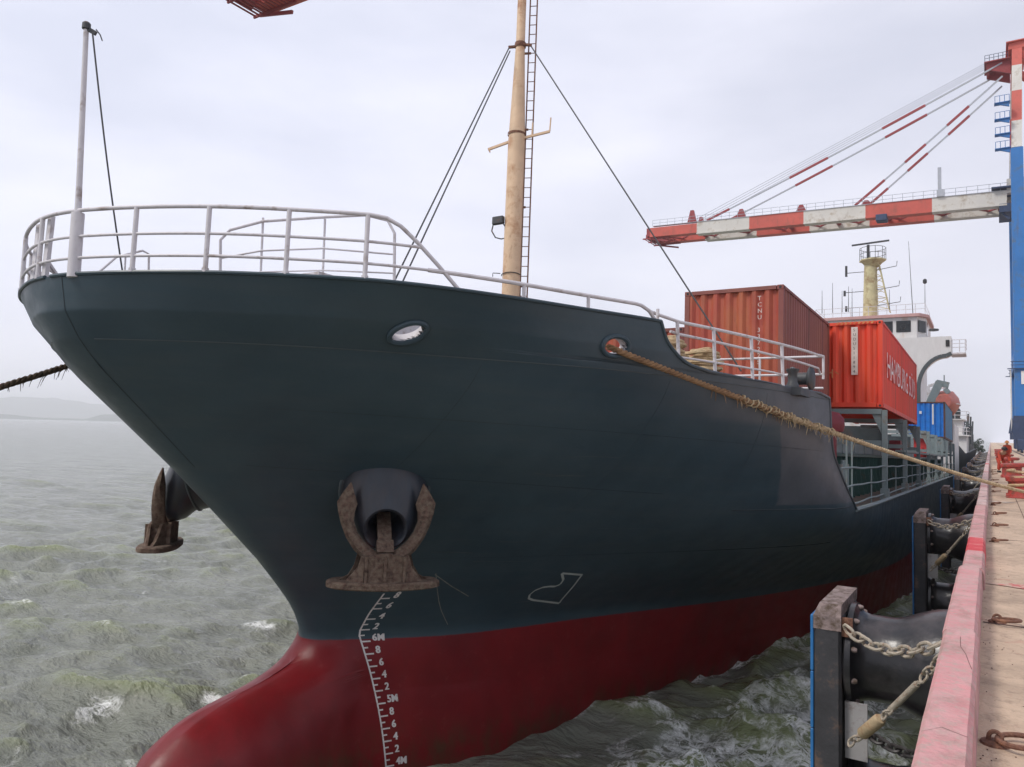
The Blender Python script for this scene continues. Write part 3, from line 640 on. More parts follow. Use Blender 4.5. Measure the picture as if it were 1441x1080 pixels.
# ------------------------------------------------------------------ containers
def corr(mb, a, b, z0, z1, nrm, depth, period, mi=0):
    """corrugated sheet from a to b (x, y), folded along nrm"""
    a, b = Vector((*a, 0)), Vector((*b, 0)); n = Vector((*nrm, 0)); L_ = (b-a).length; t = (b-a)/L_; k = max(2, round(L_/period)); p = L_/k
    S = []
    for i in range(k): S += [(i*p, 0), (i*p+.26*p, 0), (i*p+.5*p, 1), (i*p+.76*p, 1)]
    S.append((L_, 0)); vs = []
    for s, d in S: q = a+t*s-n*depth*d; vs += [(q.x, q.y, z0), (q.x, q.y, z1)]
    mb.add(vs, [(2*i, 2*i+2, 2*i+3, 2*i+1) for i in range(len(S)-1)], mi)
def container(label, x0, y0, z0, ln, ht, me, ms, mframe, group, name='shipping_container', xf=M_SHIP):
    W = 2.44; x1, y1, z1 = x0+W, y0+ln, z0+ht; o = ((x0+x1)/2, (y0+y1)/2, z0)
    c = thing(name, label, 'container', o, xf, group)
    for (a, b, nn, m_, nm, dp, pr) in (((x0+.11, y0), (x1-.11, y0), (0, -1), me, 'end_wall', .07, .315), ((x0+.11, y1), (x1-.11, y1), (0, 1), me, 'end_wall', .05, .285),
                              ((x0, y0+.11), (x0, y1-.11), (-1, 0), ms, 'side_wall', .036, .278), ((x1, y0+.11), (x1, y1-.11), (1, 0), ms, 'side_wall', .036, .278)):
        q = MB(); sh = Vector((*nn, 0))*-.022; a = (a[0]+sh.x, a[1]+sh.y); b = (b[0]+sh.x, b[1]+sh.y); corr(q, a, b, z0+.13, z1-.07, nn, dp, pr); q.build(nm, m_, c)
    q = MB(); q.box((x0+.03, y0+.03, z1-.05), (x1-.03, y1-.03, z1-.02)); q.build('roof', ms, c)
    q = MB(); q.box((x0+.04, y0+.04, z0+.10), (x1-.04, y1-.04, z0+.14))
    for k in range(int(ln/.6)): q.box((x0+.05, y0+.35+.6*k, z0+.03), (x1-.05, y0+.41+.6*k, z0+.10))
    q.build('floor', mframe, c)
    q = MB()
    for x in (x0+.004, x1-.124):
        for y in (y0+.004, y1-.124): q.box((x, y, z0+.12), (x+.12, y+.12, z1-.12))
    for x in (x0+.006, x1-.066):
        q.box((x, y0+.18, z1-.075), (x+.06, y1-.18, z1-.008)); q.box((x, y0+.18, z0+.012), (x+.06, y1-.18, z0+.15))
    for y in (y0+.006, y1-.066):
        q.box((x0+.18, y, z1-.10), (x1-.18, y+.06, z1-.008)); q.box((x0+.18, y, z0+.012), (x1-.18, y+.06, z0+.15))
    q.build('frame', mframe, c)
    for x in (x0, x1-.162):
        for y in (y0, y1-.178):
            for z in (z0, z1-.118):
                q = MB(); q.bevbox((x, y, z), (x+.162, y+.178, z+.118), .012)
                s_ = 1 if x > x0 else -1; xx = x+.162 if s_ > 0 else x
                q.lathe([(.033, 0), (.033, .003)], (xx, y+.089, z+.06), (s_, 0, 0), n=10, mi=1)
                yy, t_ = (y, -1) if y == y0 else (y+.178, 1)
                q.lathe([(.033, 0), (.033, .003)], (x+.081, yy, z+.06), (0, t_, 0), n=10, mi=1)
                q.build('corner_casting', [mframe, M['black']], c)
    return c
def sidetext(c, s, size, x, y, z, sx=1., m_='lettering', vertical=False):
    """letters on the wall facing +x, read from the quay"""
    v_, f_ = text_mesh(s, size); q = MB(); q.add([(x, y+u*sx, z+v) for u, v in v_], f_); return q.build('lettering', M[m_], c)
def endtext(c, chars, size, x, y, z, step, m_='mark'):
    """stacked letters on the end facing the bow"""
    q = MB()
    for i, ch in enumerate(chars):
        if ch == ' ': continue
        v_, f_ = text_mesh(ch, size); q.add([(x+u, y, z-i*step+v) for u, v in v_], f_)
    return q.build('lettering', M[m_], c)
GC = 'containers stacked on the deck'
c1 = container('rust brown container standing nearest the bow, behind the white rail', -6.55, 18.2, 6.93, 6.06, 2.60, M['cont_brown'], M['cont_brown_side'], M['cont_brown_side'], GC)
endtext(c1, 'TCNU 337225', .15, -4.72, 18.2-.007, 9.18, .155, 'strip')
c2 = container('bright red container with worn white lettering on its side, raised on deck posts', -5.10, 24.4, 6.97, 12.19, 2.60, M['cont_orange'], M['cont_orange'], M['cont_orange'], GC)
q = MB(); q.box((-3.52, 24.384, 7.95), (-3.34, 24.392, 9.40)); q.build('code_strip', M['strip'], c2)
endtext(c2, 'SUDU511894', .12, -3.47, 24.381, 9.27, .14, 'ink')
q = MB()
for k in range(9): q.prism([(-3.95+.12*k, 24.36, 9.49), (-3.89+.12*k, 24.36, 9.49), (-3.84+.12*k, 24.36, 9.565), (-3.90+.12*k, 24.36, 9.565)], (0, .01, 0))
q.build('hazard_stripes', M['chalk'], c2)
q = MB(); cx_, cz_ = -4.62, 7.98
q.tube([(cx_+.13*math.cos(a), 24.385, cz_+.14*math.sin(a)) for a in [k*math.pi/8 for k in range(16)]], .014, 4, closed=True)
for a, b in (((-4.62, 8.16), (-4.62, 7.8)), ((-4.42, 7.98), (-4.28, 7.98)), ((-4.24, 8.14), (-4.24, 7.84)), ((-4.24, 8.0), (-4.05, 8.04)), ((-4.05, 8.13), (-4.05, 7.86)), ((-3.97, 8.06), (-3.88, 7.98)), ((-4.24, 7.8), (-4.22, 7.3)), ((-4.19, 7.75), (-4.17, 7.4)), ((-4.6, 7.6), (-4.59, 7.36))):
    q.bar((a[0], 24.385, a[1]), (b[0], 24.385, b[1]), .006, .035, upv=(0, 0, 1) if abs(a[0]-b[0]) > .1 else (1, 0, 0))
q.build('faded_emblem', M['chalk'], c2)
sidetext(c2, 'HAMBURG SÜD', 1.15, -2.66+.013, 25.3, 7.95, 1.27)
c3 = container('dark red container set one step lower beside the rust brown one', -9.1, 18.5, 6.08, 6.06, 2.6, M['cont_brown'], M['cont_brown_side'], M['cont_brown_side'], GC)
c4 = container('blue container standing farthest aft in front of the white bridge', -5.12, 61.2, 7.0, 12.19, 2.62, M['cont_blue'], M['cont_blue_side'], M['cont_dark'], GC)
q = MB(); q.bar((-3.45, 61.18, 9.45), (-3.45, 61.18, 8.0), .10, .01, upv=(0, 1, 0)); q.box((-4.3, 61.16, 8.75), (-4.15, 61.17, 8.95)); q.build('paper_placard', M['sign'], c4)

# ------------------------------------------------------------------ cargo deck
XS = XC+7.5
for s_ in (1, -1):
    X = lambda x: XC+s_*(x-XC)
    q = MB(); q.box((X(-3.75), 17.2, 4.28), (X(-3.68), 74, 5.55)); q.box((X(-3.9), 17.2, 5.5), (X(-3.5), 74, 5.58))
    hc = q.build('hatch_coaming', M['green'], ship)
    for k in range(58):
        y = 17.6+k*.98; q = MB(); q.prism([(X(-3.675), y, 4.29), (X(-3.42), y, 4.29), (X(-3.55), y, 5.0), (X(-3.5), y, 5.49), (X(-3.675), y, 5.49)], (0, .02, 0)); q.build('stiffener', M['green'], hc)
q = MB(); q.box((XC-6.1, 17.6, 5.6), (XC+6.1, 74, 6.1))
for k in range(24): q.box((XC-6.12, 18+k*2.4, 5.62), (XC+6.12, 18.12+k*2.4, 6.08))
q.build('hatch_cover', M['green_lt'], ship)
YP = [24.5, 30.7, 36.7, 42.9, 49.1, 55.3, 61.4, 67.5, 73.4]
for s_ in (1, -1):
    X = lambda x: XC+s_*(x-XC)
    for i, y in enumerate(YP):
        q = MB(); q.box((X(-2.70), y-.07, 4.3), (X(-2.56), y+.07, 6.9)); q.bar((X(-2.63), y, 4.6), (X(-2.63), y+.0, 4.3), .3, .22)
        q.prism([(X(-2.71), y-.03, 6.85), (X(-3.0), y-.03, 6.85), (X(-2.71), y-.03, 6.2)], (0, .06, 0)); q.build('lashing_post', M['green_lt'], ship)
        q = MB(); q.box((X(-2.71), y-.08, 6.78), (X(-4.9), y+.08, 6.93)); q.box((X(-2.71), y-.06, 5.86), (X(-3.9), y+.06, 6.0)); q.build('cross_beam', M['green_lt'], ship)
    # side rails between the posts, a little bent
    for h, r_ in ((.15, .022), (.54, .022), (.94, .024)):
        y0 = {.15: 17.9, .54: 17.3, .94: 16.75}[h]; q = MB()
        q.tube([(X(-2.62)+.008*math.sin(y*1.7+h*9), y, 4.3+h+.012*math.sin(y*.9+h*5)-.007*math.sin(y*2.3)) for y in [y0+.55*k for k in range(int((75-y0)/.55))]], r_, 6); q.build('side_rail', M['green_lt'], ship)
    for y in (17.6, 18.35, 21.6, 27.6, 33.7, 39.8, 46, 52, 58.2, 64.4, 70.4):
        zt = 5.24 if y > 18.5 else 5.9
        q = MB(); q.tube([(X(-2.64), y, 4.3 if y > 17.5 else 4.95), (X(-2.64-.0), y, zt)], .02, 6); q.build('rail_post', M['green_lt'], ship)
q = MB(); q.box((-2.9, 30.2, 5.72), (-2.6, 61, 5.80)); q.build('side_rail', M['green_lt'], ship)
q = MB(); q.box((-3.3, 43.2, 5.6), (-2.75, 43.9, 6.5)); q.box((-3.32, 43.18, 6.5), (-2.73, 43.92, 6.55)); q.lathe([(.12, 0), (.12, .04)], (-3.0, 43.2, 6.1), (0, -1, 0), n=12); q.build('fire_hose_box', M['red'], ship)
q = MB(); q.box((-3.4, 33.2, 5.7), (-3.0, 33.8, 6.2)); q.lathe([(.1, 0), (.1, .04)], (-3.2, 33.2, 6.0), (0, -1, 0), n=12); q.build('fire_hose_box', M['dark_red'], ship)
q = MB(); q.lathe([(.24, 0), (.24, .9), (.40, .95), (.44, 1.1), (.42, 1.3), (.3, 1.45), (.1, 1.5)], (-3.72, 21.6, 5.2), n=26); q.build('ventilator', M['dark_red'], ship)
q = MB()
for k in range(5): q.tube([(-3.2+.0*k, 20.5+k*.24, 4.3), (-3.2, 20.5+k*.24, 5.3+.1*(k % 2))], .05, 7)
q.build('pipe_stack', M['green_lt'], ship)
for y in (24.25, 36.6, 48.9, 61.3, 73.4):
    q = MB(); q.box((-17.2, y+1.2, 5.6), (-4.0, y+1.45, 6.92)); q.build('lashing_bulkhead', M['boat_green'], ship)
for x in (-6.2, -8.5, -11, -13.4):
    q = MB(); q.box((x-.2, 24.3, 6.1), (x+.2, 36.5, 6.95)); q.build('container_pedestal', M['green_lt'], ship)
q = MB(); q.box((-6.9, 18.3, 6.1), (-4.1, 24.1, 6.9)); q.build('container_pedestal', M['green'], ship)
q = MB(); q.box((-5.3, 61.3, 6.1), (-2.75, 73.3, 6.98)); q.build('container_pedestal', M['green_lt'], ship)

# ------------------------------------------------------------------ superstructure
HZ = -.5
sp = MB(); sp.box((XC-4.35, 80, 4.78), (XC+4.35, 91, 15.9)); sp.box((XC-7.2, 80.4, 4.78), (XC+7.2, 91, 9.4))
hs = sp.lift(HZ).build('superstructure', M['house'], ship)
q = MB(); prof = [(XC+7.05, 17.45), (XC-7.05, 17.45), (XC-7.05, 16.1), (XC-7.2, 15.85)]
def curve(sgn): return [(XC+sgn*(4.35+2.3*(1-math.cos(a))) , 12.6+3.1*math.sin(a)) for a in [R_(90)*k/10 for k in range(11)]]
L_ = curve(-1)[::-1]; Rr = curve(1)
poly = [(XC+7.05, 17.45), (XC-7.05, 17.45), (XC-7.05, 15.95)]+L_+Rr+[(XC+7.05, 15.95)]
q.prism([(x, 79.7, z) for x, z in poly][::-1], (0, 2.6, 0)); q.lift(HZ).build('bridge_wing', M['house'], ship)
for s_ in (1, -1):
    q = MB(); pts = [(XC+s_*(abs(x-XC)), z) for x, z in ([(XC+4.35, 11.4)]+curve(1)+[(XC+7.05, 15.90)])]
    for (a, b), (c, d) in zip(pts, pts[1:]): q.bar((a, 79.68, b-.05), (c, 79.68, d-.05), .16, .34)
    q.lift(HZ).build('wing_bracket', M['seam_light'], ship)
    q = MB()
    for x in (7.1, 7.7, 8.15): q.tube([(XC+s_*x, 79.8, 15.95+.0*x), (XC+s_*x, 79.8, 17.1)], .035, 5)
    for z in (16.4, 16.75, 17.1): q.tube([(XC+s_*7.05, 79.8, z), (XC+s_*8.2, 79.8, z), (XC+s_*8.2, 82, z)], .03, 5)
    q.box((XC+s_*7.0, 79.7, 15.75), (XC+s_*8.2, 82.2, 15.9)); q.lift(HZ).build('wing_end_rail', M['white'], ship)
    q = MB(); q.box((XC+s_*6.6, 79.62, 16.5), (XC+s_*6.9, 79.68, 17.1)); q.lift(HZ).build('side_light', M['black'], ship)
q = MB()
wp = [(XC-4.9, 81.6), (XC-4.2, 80.3), (XC+4.2, 80.3), (XC+4.9, 81.6), (XC+4.9, 88), (XC-4.9, 88)]
q.prism([(x, y, 17.4) for x, y in wp][::-1], (0, 0, 2.2)); wh = q.lift(HZ).build('wheelhouse', M['house'], ship)
q = MB(); q.prism([(XC+(x-XC)*1.06, 84+(y-84)*1.08, 19.55) for x, y in wp][::-1], (0, 0, .28)); q.lift(HZ).build('wheelhouse_roof', M['pinkroof'], ship)
for k in range(5):
    x = XC-3.75+k*1.55; q = MB(); q.bevbox((x, 80.24, 18.1), (x+1.25, 80.31, 19.2), .03); wn = q.lift(HZ).build('bridge_window', M['glass'], ship)
    q = MB(); n = 12; q.tube([(x+.62+.22*math.cos(2*math.pi*k2/n), 80.22, 18.65+.22*math.sin(2*math.pi*k2/n)) for k2 in range(n)], .018, 4, closed=True); q.lift(HZ).build('clear_view_screen', M['dark_steel'], wn)
q = MB(); q.prism([(XC+4.32, 80.44, 18.1), (XC+4.84, 81.40, 18.1), (XC+4.84, 81.40, 19.2), (XC+4.32, 80.44, 19.2)], (.06, -.03, 0)); q.lift(HZ).build('bridge_window', M['glass'], ship)
q = MB(); q.box((XC+4.88, 82.2, 18.0), (XC+4.93, 83.4, 19.3)); q.lift(HZ).build('bridge_window', M['glass'], ship)
for fl_ in range(3):
    for k in range(4):
        x = XC-3.4+k*1.9; q = MB(); q.bevbox((x, 79.95, 10.3+2.3*fl_-.9), (x+.6, 80.01, 11.1+2.3*fl_-.9), .02); q.lift(HZ).build('cabin_window', M['glass'], ship)
q = MB()
for x0, x1, zb in ((-4.9, 4.9, 19.8),):
    for k in range(13): x = XC+x0+(x1-x0)*k/12; q.tube([(x, 80.4, zb), (x, 80.4, zb+1.0)], .028, 5)
    for h in (.5, 1.0): q.tube([(XC+x0, 87, zb+h), (XC+x0, 80.4, zb+h), (XC+x1, 80.4, zb+h), (XC+x1, 87, zb+h)], .026, 5)
q.lift(HZ).build('monkey_island_rail', M['white'], ship)
# signal mast
q = MB(); q.tube([(XC, 82, z) for z in (19.2, 22, 25)], [.72, .66, .58], 20); sm = q.build('signal_mast', M['mast_far'], ship)
q = MB(); q.lathe([(.6, -.6), (1.0, -.1), (1.25, 0), (1.25, .12), (.3, .12)], (XC+.2, 82, 25.2), n=8); q.build('mast_platform', M['mast_far'], sm)
q = MB()
for k in range(10): a = 2*math.pi*k/10; q.tube([(XC+.2+1.2*math.cos(a), 82+1.2*math.sin(a), 25.3), (XC+.2+1.2*math.cos(a), 82+1.2*math.sin(a), 26.5)], .025, 4)
for h in (25.9, 26.5): q.tube([(XC+.2+1.2*math.cos(a), 82+1.2*math.sin(a), h) for a in [2*math.pi*k/16 for k in range(16)]], .025, 4, closed=True)
q.build('platform_rail', M['dark_steel'], sm)
q = MB(); q.tube([(XC-.2, 81.9, 25.3), (XC-.2, 81.9, 26.9)], .14, 8); q.bar((XC-1.7, 81.7, 26.95), (XC+1.7, 82.1, 27.2), .12, .16); q.build('radar_scanner', M['dark_steel'], sm)
q = MB()
for dy in (-.35, .35):
    q.tube([(XC+.75, 82+dy, 25), (XC+1.75, 82+dy, 19.9)], .06, 6)
for k in range(9):
    z = 20.2+k*.55; t = (25-z)/5.1; q.tube([(XC+.6, 81.65, z), (XC+.75+t, 81.65, z+.5 if k % 2 else z)], .035, 5); q.tube([(XC+.6, 81.65, z+.3), (XC+.75+t, 81.65, z)], .03, 5)
q.build('mast_lattice', M['mast_far'], sm)
for z, w1, w2 in ((24.1, 1.6, 1.9), (22.1, 1.75, 2.1), (20.5, 1.6, 2.2)):
    q = MB(); q.tube([(XC-.6-w1, 81.6, z), (XC-.5, 81.8, z+.05)], .035, 5); q.tube([(XC+.5, 81.8, z+.1), (XC+.5+w2, 81.5, z+.3), (XC+.55+w2, 81.5, z+.8)], .035, 5)
    q.bar((XC-.6-w1, 81.6, z-.35), (XC-.6-w1, 81.6, z+.75 if z > 24 else z+.2), .2, .2); q.build('signal_yard', M['dark_steel'], sm)
for x, y, z0, h in ((-6.4, 84, 20, 7.4), (-5.2, 82, 20, 2.5), (-13.4, 81, 20, 3.1), (-12.5, 81, 20, 2.2), (-11.9, 81, 20, 2.6), (-14.4, 81, 20, 2.4), (-8.2, 81, 20, 2.0), (-12, 84, 20, 3.0)):
    q = MB(); q.tube([(x, y, z0), (x-(.35 if h > 7 else 0), y, z0+h)], [.04, .018], 5)
    if y == 82: q.lathe([(.05, 0), (.18, .1), (.18, .4), (.05, .5)], (x, y, z0+h), n=8)
    q.build('antenna', M['dark_steel'], ship)
q = MB(); q.lathe([(.1, 0), (.42, .05), (.42, .2), (.1, .26)], (XC+5.6, 80.6, 17.6), n=12); q.build('searchlight', M['dark_steel'], ship)
# stores crane arm beside the lifeboat
q = MB(); q.box((-5.0, 74.6, 6.1), (-4.5, 75.2, 10.0)); q.bar((-4.8, 75, 9.6), (-3.7, 75.2, 12.3), .5, .62); q.bar((-3.95, 75.2, 12.25), (-3.0, 75.2, 12.0), .35, .5); q.tube([(-3.35, 75.2, 12.2), (-3.35, 75.2, 12.9)], .05, 5); q.bar((-3.3, 75.2, 11.7), (-3.0, 75.2, 11.3), .25, .4)
q.build('stores_crane', M['green_lt'], ship)
q = MB()
for x in (-5.7, -6.2, -6.9): q.tube([(x, 73.8, 7.5), (x, 73.8, 11.4)], .09, 7)
q.build('vent_pipe', M['dark_steel'], ship)
# lifeboat hanging by the house
lb = thing('lifeboat', 'faded orange covered lifeboat hanging above the blue container', 'lifeboat', (-3.4, 78, 9.0), M_SHIP)
q = MB(); secs = []
for k in range(15):
    t = k/14; y = 74.8+6.2*t; f = math.sin(math.pi*min(max(t*.86+.07, 0), 1))**.45
    secs.append([(-3.4+1.15*f*a, y, 10.55+1.15*f*b) for a, b in ((0, -1.05), (.55, -.85), (.9, -.35), (1, .05), (.92, .45), (.55, .95), (0, 1.02), (-.55, .95), (-.92, .45), (-1, .05), (-.9, -.35), (-.55, -.85))])
vs = [p for s_ in secs for p in s_]; n = 12
q.add(vs, [(i*n+k, i*n+(k+1) % n, (i+1)*n+(k+1) % n, (i+1)*n+k) for i in range(14) for k in range(n)]+[tuple(range(n))[::-1], tuple(14*n+k for k in range(n))], 0, True); q.build('boat_shell', M['lifeboat'], lb)
q = MB(); q.tube([(-3.4+1.17*math.cos(a)*1, 77.9+3.0*math.sin(a), 10.45) for a in [2*math.pi*k/24 for k in range(24)]], .05, 5, closed=True); q.build('grab_line', M['white'], lb)
for y in (75.8, 80): 
    q = MB(); q.bar((-4.6, y, 9.3), (-4.6, y, 12.0), .2, .25); q.bar((-4.6, y, 12.0), (-3.4, y, 12.3), .2, .25); q.tube([(-3.4, y, 12.3), (-3.4, y, 11.6)], .04, 5); q.build('davit', M['white'], ship)

# ------------------------------------------------------------------ rope coils by the rail
def coil(label, cx, cy, z0, turns, r0, r1, h, g):
    q = MB(); pts = []
    for i in range(turns*26):
        a = 2*math.pi*i/26; t = i/(turns*26); r = r0+(r1-r0)*(.5+.5*math.sin(t*37))+.012*math.sin(i*1.9)
        pts.append((cx+r*math.cos(a), cy+r*math.sin(a), z0+.035+h*t+.012*math.sin(i*.7)))
    q.tube(pts, .038, 6); o = q.build('rope_coil', M['rope_light'], None, (cx, cy, z0), M_SHIP); return tag(o, label, 'rope coil', g)
coil('neat drum shaped coil of pale mooring rope behind the first rail posts', -4.98, 12.8, 6.52, 16, .27, .36, .95, 'mooring rope coils on the forecastle')
o2 = coil('loose shaggy coil of mooring rope on the aft side of the neat one', -4.62, 13.8, 6.52, 14, .18, .38, .85, 'mooring rope coils on the forecastle')
q = MB(); q.box((-5.5, 12.3, 6.505), (-4.1, 14.3, 6.52)); q.build('pallet', M['green_lt'], ship)

# ------------------------------------------------------------------ anchors and their bolsters
def bolster(s_):
    X = lambda v: Vector((v.x if s_ > 0 else 2*XC-v.x, v.y, v.z))
    A = Vector((.69, -.65, -.27)).normalized(); C0 = HP(8.60, 4.60, 1)-A*.06+Vector((0, 0, .12))
    u = A.cross(Vector((0, 0, 1))).normalized(); v = u.cross(A)     # v points up
    n = 40; rings = []
    #      distance, radius, drop
    spec = [(-.3, .66, .06), (.22, .66, 0.06), (.25, .655, .06), (.265, .625, .05), (.36, .61, 0), (.50, .53, -.15), (.66, .43, -.26), (.74, .35, -.32), (.77, .31, -.33), (.74, .27, -.33), (.6, .25, -.31), (.2, .24, -.25)]
    vs = []
    for d, r, dr in spec:
        for k in range(n): a = 2*math.pi*k/n; vs.append(X(C0+A*d+v*dr+(u*math.cos(a)+v*math.sin(a))*r))
    q = MB(); q.add(vs, [(i*n+k, i*n+(k+1) % n, (i+1)*n+(k+1) % n, (i+1)*n+k) for i in range(len(spec)-1) for k in range(n)]+[tuple((len(spec)-1)*n+k for k in range(n))], 0, True)
    b = q.build('anchor_bolster', M['blackgloss'], ship)
    q = MB(); q.tube([X(C0+A*.235+(u*math.cos(a)+v*math.sin(a))*.662+v*.06) for a in [2*math.pi*k/n for k in range(n)]], .022, 7, closed=True); q.build('bolster_rim', M['seam_light'], b)
    return C0+A*.74+v*-.33, A, u, v
def anchor(s_, label):
    E, A, u, v = bolster(s_)
    out = Vector((A.x, A.y, 0)).normalized(); wd = Vector((-out.y, out.x, 0)); Z = Vector((0, 0, 1))
    O = E+out*.08-Z*.77
    X = lambda p: Vector((p.x if s_ > 0 else 2*XC-p.x, p.y, p.z))
    P = lambda a, b, c: X(O+wd*a+out*b+Z*c)
    t = thing('anchor', label, 'anchor', tuple(X(O)), M_SHIP, 'anchors hung from the bow')
    # crown: block, sole plate, webs
    q = MB()
    def pr(poly, d0, d1):  # polygon in (w, z) between two depths
        q.prism([P(a, d0, c) for a, c in poly], X(O+out*(d1-d0))-X(O))
    pr([(-.27, .03), (.27, .03), (.25, .40), (.06, .44), (-.06, .44), (-.25, .40)], -.20, .17)
    pr([(-.02, .05), (.02, .05), (.02, .41), (-.02, .41)], .17, .20)
    pr([(-.29, .02), (-.25, .02), (-.25, .41), (-.29, .41)], -.22, .21); pr([(.25, .02), (.29, .02), (.29, .41), (.25, .41)], -.22, .21)
    q.build('crown', M['rust'], t)
    q = MB(); n = 28; ring = [(.80*math.copysign(abs(math.cos(a))**.75, math.cos(a)), .31*math.copysign(abs(math.sin(a))**.65, math.sin(a))) for a in [2*math.pi*k/n for k in range(n)]]
    vs = []
    for z, f in ((-.06, .93), (-.04, 1), (.02, 1), (.045, .94)): vs += [P(a*f, b*f, z+.03*abs(a)) for a, b in ring]
    q.add(vs, [(i*n+k, i*n+(k+1) % n, (i+1)*n+(k+1) % n, (i+1)*n+k) for i in range(3) for k in range(n)]+[tuple(range(n))[::-1], tuple(3*n+k for k in range(n))]); q.build('sole_plate', M['rust'], t)
    for sg in (-1, 1):
        q = MB(); pts = [P(sg*.29, -.16, .04), P(sg*.66, -.02, .05), P(sg*.50, -.04, .13), P(sg*.42, -.07, .26), P(sg*.38, -.1, .42), P(sg*.29, -.16, .44)]
        q.prism(pts, X(O+out*.05)-X(O)); pts = [P(sg*.30, .17, .04), P(sg*.55, .08, .05), P(sg*.38, .10, .25), P(sg*.33, .1, .42), P(sg*.29, .12, .42)]; q.prism(pts, X(O+out*.04)-X(O)); q.build('web', M['rust'], t)
        # fluke: a curved arm ending in a spade-shaped palm
        path = [(.10, .34), (.23, .41), (.37, .53), (.48, .69), (.545, .86), (.565, 1.0), (.56, 1.13), (.545, 1.26), (.52, 1.42)]
        wid = [.15, .16, .155, .15, .16, .20, .25, .15, .012]; dep = [.13, .12, .11, .105, .10, .09, .075, .05, .012]
        q = MB(); vs = []; m = 8
        for i, (a, c) in enumerate(path):
            a0, c0 = path[max(i-1, 0)]; a1, c1 = path[min(i+1, len(path)-1)]; L2 = math.hypot(a1-a0, c1-c0); nx, nz_ = (c1-c0)/L2, -(a1-a0)/L2
            for k in range(m):
                th = 2*math.pi*(k+.5)/m; e = wid[i]*.62*math.cos(th); d = dep[i]*math.sin(th)*1.1
                vs.append(P(sg*(a+nx*e), -.02+d-.05*(c-.4), c+nz_*e))
        q.add(vs, [(i*m+k, i*m+(k+1) % m, (i+1)*m+(k+1) % m, (i+1)*m+k) for i in range(len(path)-1) for k in range(m)]+[tuple(range(m))[::-1], tuple((len(path)-1)*m+k for k in range(m))], 0, True)
        q.build('fluke', M['rust'], t)
    q = MB(); a_, b_ = X(O+out*.05+Z*.40), X(E-A*.5+v*0.0)
    q.bar(a_, b_, .20, .15); c_ = a_.lerp(b_, .28); d_ = a_.lerp(b_, .33); q.bar(a_, c_, .24, .17); q.build('shank', M['rust'], t)
anchor(1, 'rusty stockless anchor flat against the near side of the bow above the draft marks')
anchor(-1, 'dark anchor seen edge-on sticking out beyond the stem over the open water')

# ------------------------------------------------------------------ mooring ropes
def laid_rope(path, r, pitch, strands=3, seg=10, n=6):
    """strands twisted round a path given as a function of arc position"""
    P = [Vector(p) for p in path]; L_ = sum((b-a).length for a, b in zip(P, P[1:])); q = MB()
    cum = [0]
    for a, b in zip(P, P[1:]): cum.append(cum[-1]+(b-a).length)
    def at(s):
        for i in range(len(P)-1):
            if s <= cum[i+1] or i == len(P)-2:
                return P[i].lerp(P[i+1], (s-cum[i])/(cum[i+1]-cum[i])), (P[i+1]-P[i]).normalized()
    m = int(L_/pitch*seg)
    for k in range(strands):
        pts = []
        for i in range(m+1):
            s = L_*i/m; p, t = at(s); u = t.cross(Vector((0, 0, 1))).normalized(); v = u.cross(t); a = 2*math.pi*(s/pitch+k/strands)
            pts.append(p+(u*math.cos(a)+v*math.sin(a))*r*.52)
        q.tube(pts, r*.56, n)
    return q
def sagline(a, b, sag, n=40):
    a, b = Vector(a), Vector(b); return [a.lerp(b, k/n)+Vector((0, 0, -4*sag*(k/n)*(1-k/n))) for k in range(n+1)]
def fray(q, path, i0, i1, cnt, ln, r, spread=1.):
    P = path
    for _ in range(cnt):
        t = random.uniform(i0, i1)*(len(P)-1); i = min(int(t), len(P)-2); p = P[i].lerp(P[i+1], t-i); d = (P[i+1]-P[i]).normalized()
        a = random.uniform(0, 6.28); u = Vector((math.cos(a), math.sin(a)*.4, math.sin(a))); p = p+u*r*.8
        l = ln*random.uniform(.4, 1.2); e = p+d*random.uniform(-.6, .6)*l+u*l*.45*spread+Vector((0, 0, -l*.5))
        q.tube([p-d*.02, p.lerp(e, .5)+Vector((0, 0, .15*l)), e], [.008, .006, .003], 4)
chk = SW(HP(9.70, 6.95, 1, -.15)); chk2 = SW(HP(9.74, 6.93, 1, .06)); BOL = Vector((.95, 26.48, 4.22))
pm = [chk]+sagline(chk2, BOL, .16, 40)
n1 = 11
q = laid_rope(pm[:n1+1], .048, .30); 
fray(q, pm[:n1+1], .55, 1.0, 60, .14, .05); q2 = laid_rope(pm[n1:], .046, .30)
ml = thing('mooring_rope', 'long brown mooring rope running from the bow down to the nearest red bollard', 'rope', tuple(chk2))
fray(q2, pm[n1:], 0, .22, 90, .15, .05, 1.2)
q.build('weathered_rope', M['rope'], ml); q2.build('clean_rope', M['rope_light'], ml)
q = MB()      # turns round the bollard
pts = [Vector((.80+.385*math.cos(a), 26.9+.385*math.sin(a), 4.28+.035*a)) for a in [math.pi*1.1+2*math.pi*k/28 for k in range(60)]]; q.tube(pts, .045, 6); q.build('bollard_turns', M['rope_light'], ml)
q = MB()     # wrapped protection where two lengths are joined
pk = pm[n1-3:n1+5]; pts = []
for i in range(150):
    t = i/149*(len(pk)-1.01); k = int(t); p = pk[k].lerp(pk[k+1], t-k); d = (pk[k+1]-pk[k]).normalized(); u = d.cross(Vector((0, 0, 1))).normalized(); v = u.cross(d); a = i*.95; rr = .055+.018*math.sin(i*.7)+random.uniform(0, .012)
    pts.append(p+(u*math.cos(a)+v*math.sin(a))*rr)
q.tube(pts, .016, 5); fray(q, pk, 0, 1, 70, .11, .06); q.build('rope_splice', M['rope_light'], ml)
hs_ = SW((-14.3, 8.0, 6.95)); p2 = [Vector((hs_.x, hs_.y, hs_.z))]
